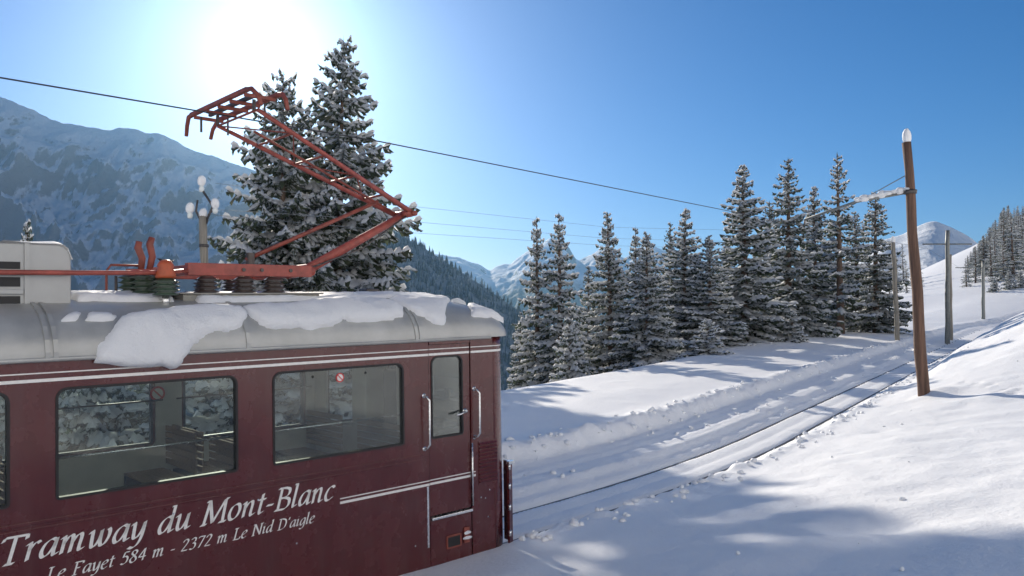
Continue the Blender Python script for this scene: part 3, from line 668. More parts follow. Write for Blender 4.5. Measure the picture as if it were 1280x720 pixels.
# ---- lettering: broad-nib italic drawn stroke by stroke
GL = {
 'T': (1.15, [[(.0,1.28),(.08,1.5)],[(.06,1.5),(1.12,1.5)],[(1.13,1.5),(1.14,1.28)],[(.58,1.5),(.55,.0)],[(.34,.0),(.78,.0)]]),
 'r': (.62, [[(.0,.86),(.14,.99),(.16,.8),(.15,0)],[(.15,.55),(.32,.88),(.5,1.0),(.6,.9)]]),
 'a': (.88, [[(.70,.9),(.5,1.0),(.2,.78),(.07,.35),(.18,.03),(.42,.12),(.64,.55),(.72,.98)],[(.72,1.0),(.68,.22),(.75,.03),(.92,.16)]]),
 'm': (1.36, [[(.0,.86),(.13,.99),(.15,.8),(.14,0)],[(.14,.5),(.32,.9),(.5,1.0),(.58,.8),(.56,0)],[(.57,.5),(.76,.9),(.95,1.0),(1.03,.8),(1.0,.2),(1.08,.02),(1.25,.15)]]),
 'w': (1.22, [[(.0,.85),(.12,.99),(.16,.5),(.22,.06),(.4,.08),(.58,.5),(.62,.98)],[(.62,.98),(.62,.4),(.7,.06),(.9,.1),(1.06,.5),(1.06,.85),(.97,1.0)]]),
 'y': (.84, [[(.0,.86),(.12,.99),(.16,.5),(.22,.08),(.42,.1),(.62,.5),(.7,.98)],[(.7,1.0),(.68,.2),(.55,-.3),(.3,-.52),(.05,-.46)]]),
 'd': (.90, [[(.70,.9),(.5,1.0),(.2,.78),(.07,.35),(.18,.03),(.42,.12),(.64,.55),(.72,.98)],[(.62,1.58),(.74,1.62),(.68,.22),(.75,.03),(.92,.16)]]),
 'u': (.90, [[(.0,.86),(.13,.99),(.16,.7),(.15,.25),(.26,.02),(.46,.14),(.64,.55),(.71,.98)],[(.71,1.0),(.68,.22),(.75,.03),(.92,.16)]]),
 'M': (1.60, [[(.0,.0),(.34,.0)],[(.17,.0),(.30,1.5)],[(.12,1.5),(.32,1.5)],[(.30,1.5),(.72,.05)],[(.72,.05),(1.32,1.5)],[(1.30,1.5),(1.52,1.5)],[(1.33,1.5),(1.38,.0)],[(1.16,.0),(1.58,.0)]]),
 'o': (.82, [[(.44,1.0),(.18,.82),(.07,.42),(.17,.06),(.38,.0),(.62,.2),(.72,.6),(.62,.94),(.42,1.0)]]),
 'n': (.92, [[(.0,.86),(.13,.99),(.15,.8),(.14,0)],[(.14,.5),(.34,.9),(.56,1.0),(.64,.8),(.61,.2),(.69,.02),(.88,.15)]]),
 't': (.54, [[(.26,1.36),(.22,.7),(.20,.2),(.28,.02),(.48,.16)],[(.02,.98),(.50,.98)]]),
 '-': (.56, [[(.04,.48),(.48,.48)]]),
 'B': (1.12, [[(.06,1.5),(.6,1.5)],[(.28,1.5),(.25,.0)],[(.04,.0),(.55,.0)],[(.5,1.5),(.85,1.38),(.86,1.02),(.56,.82),(.28,.80)],[(.56,.82),(.94,.66),(.98,.26),(.74,.02),(.5,.0)]]),
 'l': (.42, [[(.04,1.58),(.16,1.62),(.12,.22),(.19,.03),(.36,.16)]]),
 'c': (.74, [[(.66,.86),(.52,1.0),(.24,.86),(.07,.42),(.16,.06),(.38,.0),(.66,.2)]]),
 'L': (1.0, [[(.04,1.5),(.5,1.5)],[(.28,1.5),(.24,.0)],[(.04,.0),(.86,.0)],[(.86,.0),(.94,.3)]]),
 'e': (.74, [[(.10,.48),(.4,.56),(.62,.76),(.56,.97),(.38,.98),(.14,.72),(.07,.36),(.18,.04),(.4,.0),(.66,.2)]]),
 'F': (.98, [[(.06,1.5),(.94,1.5)],[(.94,1.5),(.94,1.26)],[(.28,1.5),(.24,.0)],[(.04,.0),(.48,.0)],[(.27,.8),(.68,.8)]]),
 'N': (1.34, [[(.0,1.5),(.28,1.5)],[(.2,1.5),(.16,.0)],[(.0,.0),(.34,.0)],[(.24,1.5),(1.08,.02)],[(1.08,.0),(1.12,1.5)],[(.94,1.5),(1.32,1.5)]]),
 'D': (1.28, [[(.04,1.5),(.6,1.5)],[(.28,1.5),(.24,.0)],[(.04,.0),(.55,.0)],[(.55,1.5),(.98,1.3),(1.12,.82),(.98,.26),(.55,.0)]]),
 'i': (.42, [[(.0,.86),(.13,.99),(.15,.8),(.12,.22),(.19,.03),(.36,.16)],[(.15,1.32),(.17,1.36)]]),
 'g': (.84, [[(.70,.9),(.5,1.0),(.2,.78),(.07,.35),(.18,.03),(.42,.12),(.64,.55),(.72,.98)],[(.72,1.0),(.68,.1),(.56,-.34),(.3,-.52),(.06,-.42)]]),
 "'": (.30, [[(.16,1.55),(.10,1.2)]]),
 '5': (.88, [[(.78,1.46),(.3,1.46)],[(.3,1.46),(.18,.86)],[(.18,.86),(.5,.94),(.72,.66),(.62,.18),(.3,.0),(.06,.12)]]),
 '8': (.88, [[(.44,.82),(.16,1.1),(.24,1.42),(.5,1.48),(.7,1.28),(.6,.98),(.3,.68),(.08,.38),(.2,.04),(.48,.0),(.72,.24),(.66,.56),(.44,.8)]]),
 '4': (.92, [[(.6,1.48),(.06,.5)],[(.04,.46),(.84,.46)],[(.62,1.46),(.56,.0)]]),
 '2': (.88, [[(.12,1.14),(.26,1.42),(.54,1.46),(.7,1.2),(.5,.7),(.08,.06)],[(.08,.04),(.76,.04)]]),
 '3': (.86, [[(.14,1.26),(.36,1.48),(.64,1.36),(.6,1.0),(.34,.82)],[(.34,.82),(.66,.7),(.68,.28),(.4,.0),(.08,.1)]]),
 '7': (.86, [[(.1,1.28),(.14,1.46)],[(.12,1.44),(.8,1.44)],[(.8,1.44),(.28,.0)]]),
 ' ': (.55, []),
}
def catmull(p, n=7):
    if len(p) == 2: return p
    q = [p[0]] + list(p) + [p[-1]]; out = []
    for i in range(1, len(q) - 2):
        for k in range(n):
            t_ = k / n; a, b_, c, d = (np.array(v) for v in q[i-1:i+3])
            out.append(tuple(.5*((2*b_) + (-a+c)*t_ + (2*a-5*b_+4*c-d)*t_**2 + (-a+3*b_-3*c+d)*t_**3)))
    return out + [p[-1]]
def lettering(text, x0, x1, z, xh, nib=.085, name='lettering'):
    W = sum(GL[c][0] + .10 for c in text); sx_ = (x1 - x0) / W
    mb = MB(); cur = 0; na = R(32); nv_ = (nib*math.cos(na), nib*math.sin(na)); shear = .24
    for c in text:
        w, strokes = GL[c]
        for s_ in strokes:
            p = catmull(s_); L = []; Rg = []
            for i, (a, b_) in enumerate(p):
                ta = np.array(p[min(i+1, len(p)-1)]) - np.array(p[max(i-1, 0)]); ta = ta / (np.linalg.norm(ta) + 1e-9); pn = np.array((-ta[1], ta[0]))
                n_ = np.array(nv_); n_ = n_ if n_ @ pn > 0 else -n_
                off = n_ + pn * .022
                for lst, sg in ((L, 1), (Rg, -1)):
                    gx, gy = a + sg*off[0], b_ + sg*off[1]; lst.append((x0 + (cur + gx + shear*gy)*sx_, -.0035, z + gy*xh))
            n = len(p); mb.add(L + Rg, [(i, i+1, n+i+1, n+i) for i in range(n-1)])
        cur += w + .10
    o = mb.obj(name, WHITE, tram); return o
lettering('Tramway du Mont-Blanc', -5.45, -2.47, 1.262, .136)['label'] = 'white italic words along the maroon side'
lettering("Le Fayet 584 m - 2372 m Le Nid D'aigle", -5.11, -2.70, 1.068, .066)['label'] = 'smaller white italic line of place names and heights'

# ---- roof equipment
vb = empty('ventilation_box', (0, 0, 0), parent=tram)
bx = MB(); bp = []
for k in range(7):
    a = R(90*k/6); bp.append((-4.80 - .12 + .12*math.sin(a), 3.70 + .12*math.cos(a)))
pro = [(-7.4, 3.82)] + bp + [(-4.80, 3.25), (-7.4, 3.25)]
n = len(pro); bx.add([(x, .46, z) for x, z in pro] + [(x, 1.84, z) for x, z in pro], [tuple(range(n)), tuple(range(n, 2*n))[::-1]] + [(i, i+n, (i+1) % n + n, (i+1) % n) for i in range(n)])
bx.obj('casing', ALU, vb, bevel=.012)
MB().box(-5.16, -5.12, .447, .4595, 3.26, 3.82).obj('corner_post', ALU, vb)
for z0, z1 in ((3.28, 3.37), (3.45, 3.53), (3.60, 3.66)): MB().box(-7.0, -5.19, .452, .4594, z0, z1).obj('opening_shade', BLACK, vb)  # flat black strips on the casing, painted shade of the vent openings
for z0 in (3.385, 3.54): MB().box(-7.0, -5.17, .43, .4592, z0, z0+.045).obj('slat', ALU, vb, bevel=.006)
# plinth carrying the pantograph
MB().box(-3.80, -2.32, .52, 1.80, 3.22, 3.385).box(-3.84, -2.28, .49, 1.83, 3.3855, 3.40).obj('plinth', CONCRETE, tram, bevel=.008)
def insulator(x, y, z0, z1, r, m, name='insulator', ribs=4):
    prof = [(r*.5, z0)]; h = (z1-z0)/ribs
    for k in range(ribs): prof += [(r*1.0, z0+h*(k+.15)), (r*(.95-.06*k), z0+h*(k+.35)), (r*.55, z0+h*(k+.8))]
    prof += [(r*.45, z1)]
    return MB().lathe(prof, (x, y, 0), 16).obj(name, m, tram, True)
for x in (-3.52, -3.13, -2.80):
    for y in (.64, 1.66): insulator(x, y, 3.40, 3.57, .125, INS_B)
pg = empty('pantograph', (0, 0, 0), parent=tram)
for y in (.60, 1.62): MB().box(-3.72, -2.36, y, y+.09, 3.575, 3.70).obj('base_beam', RED, pg, bevel=.006)
for x in (-3.70, -2.55): MB().box(x, x+.10, .691, 1.619, 3.585, 3.685).obj('cross_beam', RED, pg, bevel=.006)
for x in (-3.15, -2.95, -2.62): MB().lathe([(.02, -.012), (.02, 0)], (x, .599, 3.64), 8, 'y').obj('bolt', STEEL, pg)
P_a = Vector((-2.14, 1.12, 3.68)); P_e = Vector(tuple(tloc(506, 268, 1.12)))
MB().tube([(-2.40, 1.12, 3.64), P_a], .07, 10).tube([P_a, P_a.lerp(P_e, .5), P_e], [.062, .055, .046], 12).obj('lower_arm', RED, pg, True)
MB().tube([(-2.36, .62, 3.64), (-2.36, 1.70, 3.64)], .055, 10).obj('pivot_shaft', RED, pg, True)
q0 = Vector(tuple(tloc(318, 320, 1.12))); q1 = Vector(tuple(tloc(472, 252, 1.12)))
q0b = q0 + (q0 - q1) * .06; q0b.z = max(q0b.z, 3.72)
MB().tube([q0b, q1], .024, 8).obj('coupling_rod', RED2, pg, True)
MB().tube([(q0.x-.05, 1.12, 3.60), (q0.x-.05, 1.12, q0.z+.03)], .05, 8).obj('rod_bracket', STEEL, pg)
MB().tube([P_e + Vector((-.02, -.16, 0)), P_e + Vector((-.02, .16, 0))], .05, 12).tube([P_e+Vector((.03, -.19, 0)), P_e+Vector((.03, -.10, 0))], .035, 8).obj('elbow_joint', RED, pg, True)
HXn = Vector(tuple(tloc(322, 137, .62))); HXf = Vector((HXn.x, 1.62, HXn.z))
eN = P_e + Vector((-.0, -.13, .02)); eF = P_e + Vector((-.05, .14, .0))
MB().tube([eN, eN.lerp(HXn, .5), HXn], [.034, .028, .023], 10).obj('upper_arm', RED, pg, True)
MB().tube([eF, eF.lerp(HXf, .5), HXf], [.034, .028, .023], 10).obj('upper_arm', RED, pg, True)
MB().tube([eN.lerp(eF, .5) + Vector((0, 0, -.06)), HXn.lerp(HXf, .5) + Vector((.2, 0, -.12))], .016, 6).obj('guide_rod', RED2, pg, True)
for f_ in (.2, .4, .6, .8, 1.0): MB().tube([eN.lerp(HXn, f_), eF.lerp(HXf, f_)], .014, 6).obj('brace', RED2, pg, True)
for k in range(4):
    a_, b2_ = .2 + .2*k, .4 + .2*k
    MB().tube([eN.lerp(HXn, a_), eF.lerp(HXf, b2_)] if k % 2 else [eF.lerp(HXf, a_), eN.lerp(HXn, b2_)], .008, 6).obj('brace', RED2, pg, True)
MB().tube([P_e + Vector((-.05, -.1, -.03)), P_e.lerp(P_a, .5) + Vector((0, -.09, -.10)), P_a + Vector((0, -.09, .02)), (-2.5, .9, 3.6)], .010, 6).obj('cable', STEEL, pg, True)
hd = empty('collector_head', (0, 0, 0), parent=pg)
hx, hz_ = HXn.x, HXn.z + .14
for k, (dx, w_) in enumerate(((-.20, .026), (-.04, .02), (.14, .026))):
    y0, y1 = (.42, 1.88) if k != 1 else (.55, 1.75)
    MB().box(hx+dx-w_, hx+dx+w_, y0, y1, hz_-.02, hz_+.025).obj('contact_strip', STEEL if k == 1 else RED2, pg, bevel=.008)
bpy.data.objects.remove(hd)
for sgn, y0 in ((-1, .44), (1, 1.86)):
    for dx in (-.20, .14):
        MB().tube([(hx+dx, y0, hz_), (hx+dx, y0+sgn*.10, hz_-.01), (hx+dx*.9, y0+sgn*.20, hz_-.09), (hx+dx*.85, y0+sgn*.25, hz_-.20)], [.028, .026, .024, .022], 8).obj('horn', RED2, pg, True)
for y in (.50, .85, 1.15, 1.45, 1.80): MB().box(hx-.20, hx+.14, y-.015, y+.015, hz_-.055, hz_-.02).obj('head_cross_bar', RED2, pg)
for y in (.66, 1.58):
    MB().tube([(hx-.02, y, HXn.z), (hx-.02, y, hz_-.03)], .02, 8).tube([(hx+.1, y, HXn.z-.10), (hx+.1, y, hz_-.05)], .012, 6).obj('head_spring', STEEL, pg)
MB().tube([(hx-.16, 1.7, hz_-.05), (hx-.16, 1.7, hz_-.22)], .014, 6).obj('head_stop', STEEL, pg)
# isolating switch, bus bar, orange capped insulator, guard rail frame
bus = MB().tube([tuple(tloc(-60, 340, .40)), tuple(tloc(95, 341, .40)), tuple(tloc(205, 341, .46)), (-3.72, .62, 3.62)], .022, 10).obj('bus_bar', RED, tram, True)
for i, (px, y, r) in enumerate(((163, .95, .12), (180, .75, .13), (196, .95, .12))):
    x, _, z = tloc(px, 350, y); insulator(x, y, zroof(y)-.01, 3.60, r, INS_G, ribs=5)
x, _, z = tloc(207, 350, .42); insulator(x, .42, 3.37, 3.54, .12, INS_G, ribs=4)
MB().tube([(x, .42, 3.26), (x, .42, 3.38)], .035, 10).obj('insulator_post', CHROME, tram, True)
MB().lathe([(.085, 3.535), (.095, 3.56), (.07, 3.62), (.075, 3.66), (.05, 3.70), (.02, 3.71)], (x, .42, 0), 14).obj('insulator_cap', ORANGE, tram, True)
for px, tx, ty in ((176, 174, 302), (186, 190, 297)):
    a = Vector(tuple(tloc(px, 340, .8))); b_ = Vector(tuple(tloc(tx, ty, .8)))
    MB().tube([a, a.lerp(b_, .45) + Vector((.02, 0, 0)), a.lerp(b_, .8) - Vector((.015, 0, 0)), b_], [.03, .034, .036, .03], 8).obj('switch_horn', RED2, tram, True)
a = tloc(158, 340, .8); b_ = tloc(212, 336, .8); MB().box(a[0], b_[0], .77, .83, a[2]-.03, a[2]+.03).obj('switch_bar', RED, tram, bevel=.006)
a = tloc(168, 336, .75); c_ = tloc(214, 336, .75)
MB().tube([(a[0]+.3, .75, 3.62), (a[0]+.36, .75, 3.72), (c_[0]-.12, .75, 3.74), (c_[0], .75, 3.64)], .018, 8).obj('switch_handle', STEEL, tram, True)
for y in (.95,):
    a = tloc(133, 370, y); b_ = tloc(133, 331, y); c_ = tloc(175, 329, y)
    MB().tube([(a[0], y, zroof(y)-.02), (b_[0], y, b_[2]-.06), (b_[0]+.04, y, b_[2]), (c_[0], y, b_[2])], .012, 8).obj('guard_frame', RED2, tram, True)
    d_ = tloc(145, 345, y); MB().tube([(d_[0], y, zroof(y)-.02), (d_[0], y, d_[2])], .014, 8).obj('stay', STEEL, tram, True)
d_ = tloc(216, 340, .7); MB().tube([(d_[0], .7, zroof(.7)-.02), (d_[0], .7, d_[2]+.02)], .014, 8).obj('stay', STEEL, tram, True)
# bits at the far end of the roof
MB().box(-1.2, -1.0, 1.3, 1.5, 3.32, 3.47).obj('roof_vent', STEEL, tram, bevel=.02)

# ---- snow lying on the roof
def roofpt(x, q):
    if q < 0: return (x, -.055 + .02*max(-.3, q), 2.88 + q)
    y = q - .035; ef = endfac(x); return (x, y, 2.85 + (zroof(y) - 2.85) * ef)
def pix_roof(px, py):
    a = tloc(px, py, -.05)
    if a[2] < 2.9: return (a[0], a[2] - 2.88)
    best = None
    for y in np.linspace(-.03, 1.3, 200):
        p = tloc(px, py, y); e_ = abs(p[2] - (2.85 + (zroof(y) - 2.85)*endfac(p[0])))
        if best is None or e_ < best[0]: best = (e_, p[0], y + .035)
    return best[1:]
def roof_snow(poly, th, seed, label, pxspace=True, step=.03):
    P = np.array([pix_roof(*p) for p in poly]) if pxspace else np.array(poly, float)
    # ragged edge
    Q = []
    for i in range(len(P)):
        a, b2 = P[i], P[(i+1) % len(P)]; L = np.linalg.norm(b2-a); m_ = max(1, int(L/.07))
        for k in range(m_):
            c = a + (b2-a)*k/m_; Q.append(c + .03*np.array([fbm(np.array([c[0]*7+seed]), np.array([c[1]*7.]))[0], fbm(np.array([c[0]*7.]), np.array([c[1]*7+seed]))[0]]))
    P = np.array(Q); x0, q0_ = P.min(0); x1, q1_ = P.max(0)
    nx = int((x1-x0)/step)+2; nq = int((q1_-q0_)/step)+2
    gx = x0 + np.arange(nx)*step; gq = q0_ + np.arange(nq)*step; GXX, GQQ = np.meshgrid(gx, gq, indexing='ij'); xf = GXX.ravel(); qf = GQQ.ravel()
    ins = np.zeros(len(xf), bool); dm = np.full(len(xf), 1e9); n = len(P)
    for i in range(n):
        a, b2 = P[i], P[(i+1) % n]
        c = ((a[1] > qf) != (b2[1] > qf)) & (xf < (b2[0]-a[0])*(qf-a[1])/(b2[1]-a[1]+1e-12)+a[0]); ins ^= c
        ab_ = b2-a; tt = np.clip(((xf-a[0])*ab_[0]+(qf-a[1])*ab_[1])/(ab_@ab_+1e-12), 0, 1); dm = np.minimum(dm, np.hypot(xf-a[0]-tt*ab_[0], qf-a[1]-tt*ab_[1]))
    near = np.zeros((len(xf), 2)); nd_ = np.full(len(xf), 1e9)
    for i in range(n):
        a, b2 = P[i], P[(i+1) % n]; ab_ = b2-a; tt = np.clip(((xf-a[0])*ab_[0]+(qf-a[1])*ab_[1])/(ab_@ab_+1e-12), 0, 1)
        c0 = a[0]+tt*ab_[0]; c1 = a[1]+tt*ab_[1]; dd_ = np.hypot(xf-c0, qf-c1); m_ = dd_ < nd_; nd_[m_] = dd_[m_]; near[m_, 0] = c0[m_]; near[m_, 1] = c1[m_]
    snap = (~ins) & (nd_ < step*1.6); xf = np.where(snap, near[:, 0], xf); qf = np.where(snap, near[:, 1], qf)
    hgt = np.where(ins, th*np.minimum(1, dm/.06)**.4*(1+.5*fbm(xf*3+seed, qf*3)+.22*fbm(xf*14+seed, qf*14))+.008, -.02)
    v = []
    for x, q, h_ in zip(xf, qf, hgt):
        p = roofpt(x, q); p2 = roofpt(x, q+.01); tz = p2[2]-p[2]; ty = p2[1]-p[1]; L = math.hypot(ty, tz) or 1
        v.append(tworld(p[0], p[1]-tz/L*h_, p[2]+ty/L*h_))
    f = grid_faces(nx, nq); keep = (ins[f].sum(1) >= 1); f = f[keep]
    us, inv = np.unique(f, return_inverse=True)
    o = link('roof_snow', fast_mesh('roof_snow', np.array(v)[us], inv.reshape(f.shape), CAPSNOW))
    tag(o, label, 'snow', 'snow lying on the tram roof'); return o
roof_snow([(150,398),(172,392),(205,389),(232,384),(300,386),(311,396),(302,410),(262,420),(240,432),(232,446),(220,461),(212,463),(200,458),(150,457),(120,455),(126,440),(121,434),(134,420)], .06, 1, 'ragged snow slab sliding off the tram roof over the edge')
roof_snow([(300,387),(315,383),(380,381),(430,377),(480,378),(503,386),(504,398),(470,402),(430,403),(415,407),(390,411),(345,413),(322,407)], .065, 2, 'smooth rounded snow sheet on the tram roof beside the plinth')
roof_snow([(484,377),(520,374),(560,376),(600,381),(624,388),(632,396),(615,397),(590,400),(572,407),(556,410),(543,406),(520,394),(500,384)], .05, 3, 'snow sheet with a scalloped lower edge on the rounded cab roof')
roof_snow([(-3.7+.0,.44),(-1.5,.55),(-.75,.6),(-.55,1.2),(-1.0,2.0),(-3.7,2.0)], .045, 4, 'thin snow blanket along the crown of the tram roof', False, .05)
roof_snow([(70,403),(80,395),(103,391),(98,401)], .03, 5, 'small square snow remnant on the bare grey roof')
roof_snow([(104,402),(112,391),(135,391),(147,396),(140,403)], .03, 6, 'small snow remnant next to the sliding snow slab')
roof_snow([(-4.75,.55),(-3.9,.5),(-3.9,1.6),(-4.75,1.6)], .05, 7, 'snow bed under the roof switchgear insulators', False)
cap = MB(); xs_ = np.linspace(-5.35, -4.79, 16); ys_ = np.linspace(.44, 1.86, 10)
for i, x in enumerate(xs_):
    for j, y in enumerate(ys_):
        u = max(0, (x+4.92)/.12); zb = 3.82 if u <= 0 else 3.70 + .12*math.sqrt(max(0, 1-min(1, u)**2))
        e_ = min(1, min(i/3, (15-i)/2, (j+.4)/1.5, (9-j+.4)/1.5)); cap.v.append(tuple(tworld(x, y, zb - .01 + .05*e_**.5 + .012*math.sin(7*x+5*y))))
cap.f = [tuple(q) for q in grid_faces(16, 10).tolist()]
tag(cap.obj('snow_clump', CAPSNOW, None, True), 'thin snow cap on the silver roof ventilation box', 'snow', 'snow lying on the tram roof')

# ================================================================== TREES
def spruce(seed, H, Rad, lev=.5, per=6, twig=.2, snow=.85, base=.05, droop=.7, bare=0.0, sw=1.0, curve=1.0, shape=.86):
    """a snow-laden spruce: whorls of drooping boughs, side twigs with hanging needles, pads of snow on top"""
    r = random.Random(seed); nv, nf, sv, sf = [], [], [], []
    tk = MB(); lean = (r.uniform(-.012, .012), r.uniform(-.012, .012))
    hs = np.linspace(0, 1, 9); tk.tube([(lean[0]*h*H + r.uniform(-.01, .01), lean[1]*h*H, h*H*.985) for h in hs], [max(.012, (.011*H + .05)*(1-h)**.9 + .01) for h in hs], 8)
    def V(x, y, z): return np.array((x, y, z))
    UP = V(0, 0, 1)
    def blade(p0, p1, sd, w, hang):
        n = len(nv); m = p0*.5 + p1*.5
        nv.extend((p0, m + sd*w - UP*w*.8, p1, m - sd*w - UP*w*.8, m - UP*hang + (p1-p0)*r.uniform(-.25, .3)))
        nf.extend(((n, n+1, n+2), (n, n+2, n+3), (n, n+4, n+2)))
    def pad(p0, p1, sd, w, th):
        n = len(sv); a = p0*.72 + p1*.28; c = p0*.3 + p1*.7
        wa = w*r.uniform(.75, 1.1); wc = w*r.uniform(.6, 1.0)
        sv.extend((p0, a + sd*wa - UP*th*.5, a + UP*th*.8, a - sd*wa - UP*th*.5, c + sd*wc - UP*th*.5, c + UP*th, c - sd*wc - UP*th*.5, p1 - UP*th*.15))
        sf.extend(((n, n+1, n+2), (n, n+2, n+3), (n+1, n+4, n+2), (n+2, n+4, n+5), (n+2, n+5, n+3), (n+3, n+5, n+6), (n+4, n+7, n+5), (n+5, n+7, n+6)))
    z = base*H
    while z < H*.975:
        t_ = z/H; env = ((1 - t_)**shape)*(1 if t_ > .12 else .8 + .2*t_/.12)
        npb = max(3, int(per*(.62 + .38*(1-t_)) + r.uniform(-.5, .9))); a0 = r.uniform(0, 6.28)
        for k in range(npb):
            if r.random() < bare*(1 - t_)*1.6: continue
            a = a0 + 6.283*k/npb + r.uniform(-.32, .32); L = Rad*env*r.uniform(.66, 1.18) + .08
            zz = z + r.uniform(-.55, .55)*lev
            dx, dy = math.cos(a), math.sin(a); sd = V(-dy, dx, 0)
            up0 = .55*t_**1.6 - droop*.42*(1-t_)**.7 + r.uniform(-.12, .1)
            ns = max(3, int(L/.30) + 1); pts = []
            for i in range(ns + 1):
                q = i/ns
                pts.append(V(lean[0]*zz + dx*L*q, lean[1]*zz + dy*L*q, zz + L*(up0*q - droop*.30*q*q*(1-.6*t_) + .20*curve*q**3) + r.uniform(-.03, .03)))
            heavy = r.random() < snow
            for i in range(ns):
                q = i/ns; w = .05 + .045*L*(1 - q)
                blade(pts[i], pts[i+1], sd, w + .04, (.13 + .09*L)*r.uniform(.6, 1.3))
                if heavy and r.random() < .93: pad(pts[i] + UP*.03, pts[i+1]*1.12 - pts[i]*.12 + UP*.02, sd, (.045 + .055*L*(1 - .6*q))*sw*r.uniform(.7, 1.3), (.05 + .025*L)*r.uniform(.6, 1.5)*sw**.5)
            nt_ = max(2, int(L/twig))
            for j in range(nt_):
                q = .12 + .88*(j + r.random()*.6)/nt_; fi = min(ns-1, int(q*ns)); fr_ = q*ns - fi; p = pts[fi]*(1-fr_) + pts[fi+1]*fr_
                tl = (.05 + .38*L*(1-q*.75)*min(1, q*2.4 + .2))*r.uniform(.5, 1.2)
                for sg in (-1, 1):
                    if r.random() < .12: continue
                    fw = r.uniform(.5, 1.0); d = V(dx*fw, dy*fw, 0) + sd*sg*r.uniform(.6, 1.0); d /= np.linalg.norm(d)
                    e1 = p + d*tl - UP*tl*r.uniform(.25, .75)*(.4+droop); s2 = np.cross(d, UP)
                    blade(p, e1, s2, .035 + .10*tl, (.08 + .30*tl)*r.uniform(.5, 1.4))
                    if tl > .42:
                        m_ = p*.45 + e1*.55
                        for s3 in (-1, 1):
                            d2 = d*.8 + s2*s3*.8; e2 = m_ + d2*tl*.4 - UP*tl*.25*r.uniform(.5, 1.5); blade(m_, e2, np.cross(d2, UP), .04 + .06*tl, .12*r.uniform(.5, 1.5))
                    if heavy and r.random() < .64: pad(p + UP*.025, p*.08 + e1*.92 + UP*.03, s2, (.04 + .085*tl)*sw*r.uniform(.6, 1.15), (.035 + .06*tl)*r.uniform(.6, 1.4)*sw**.5)
        z += lev*(1.0 - .4*t_)*r.uniform(.8, 1.2)
    for k in range(5):
        a = 1.257*k; b0 = V(lean[0]*H, lean[1]*H, H*(.95+.008*k)); blade(b0, b0 + V(.10*math.cos(a), .10*math.sin(a), .08), V(-math.sin(a), math.cos(a), 0), .03, .03)
    blade(V(lean[0]*H, lean[1]*H, H*.94), V(lean[0]*H, lean[1]*H, H), V(1,0,0), .035, .02)
    tm = tk.mesh('trunk', BARK, True)
    cm = fast_mesh('crown', np.array(nv), np.array(nf), NEEDLE, False)
    smm = fast_mesh('crown_snow', np.array(sv), np.array(sf), TSNOW, True)
    return (tm, cm, smm, H, Rad)
PROTO = {
 'tall':   spruce(1, 12, 2.05, .44, 8, .19, .9, .04, .75, sw=1.25),
 'slim':   spruce(2, 12, 1.85, .45, 7, .19, .9, .03, .8, sw=1.25),
 'full':   spruce(3, 12, 2.5, .44, 8, .19, .94, .02, .75, sw=1.25),
 'dark':   spruce(4, 12, 2.1, .44, 8, .19, .62, .05, .7, sw=1.0),
 'bare':   spruce(5, 12, 1.85, .50, 6, .20, .8, .10, .55, bare=.42, sw=1.2),
 'small':  spruce(6, 3.2, 1.05, .26, 7, .14, .95, .03, .7, sw=1.25),
 'laden':  spruce(7, 3.4, 1.35, .30, 7, .15, 1.0, .03, .8, sw=1.5),
 'hero_a': spruce(8, 18, 4.0, .58, 9, .20, .95, .04, .75, sw=1.2, shape=.72),
 'hero_b': spruce(9, 17, 4.2, .60, 9, .20, .95, .04, .8, sw=1.25, shape=.70),
 'far':    spruce(10, 12, 2.2, .75, 6, .42, .85, .04, .7, sw=1.25),
 'far2':   spruce(11, 12, 1.8, .75, 6, .42, .55, .04, .7, sw=1.25),
}
def tree(kind, x, y, h, w, label, group, zb=None, rz=None, name='spruce_tree'):
    tm, cm, smm, H, Rad = PROTO[kind]
    z = gz(x, y) - .15 if zb is None else zb
    e = empty(name, (x, y, z), rnd.uniform(0, 6.28) if rz is None else rz); e.scale = (w/Rad, w/Rad*rnd.uniform(.9, 1.1), h/H); e.rotation_euler[0] = R(rnd.uniform(-1.2, 1.2)); e.rotation_euler[1] = R(rnd.uniform(-1.2, 1.2))
    link('trunk', tm, e); c = link('crown', cm, e); link('crown_snow', smm, c)
    return tag(e, label, 'tree', group)
def ptree(kind, px, top, Y, hw, label, group, name='spruce_tree'):
    p = at(px, top, Y); z = gz(p[0], Y) - .2
    return tree(kind, p[0], Y, p[2] - z, 1.32*hw/FPX*Y, label, group, z, name=name)
G1 = 'spruces beyond the ploughed bank'
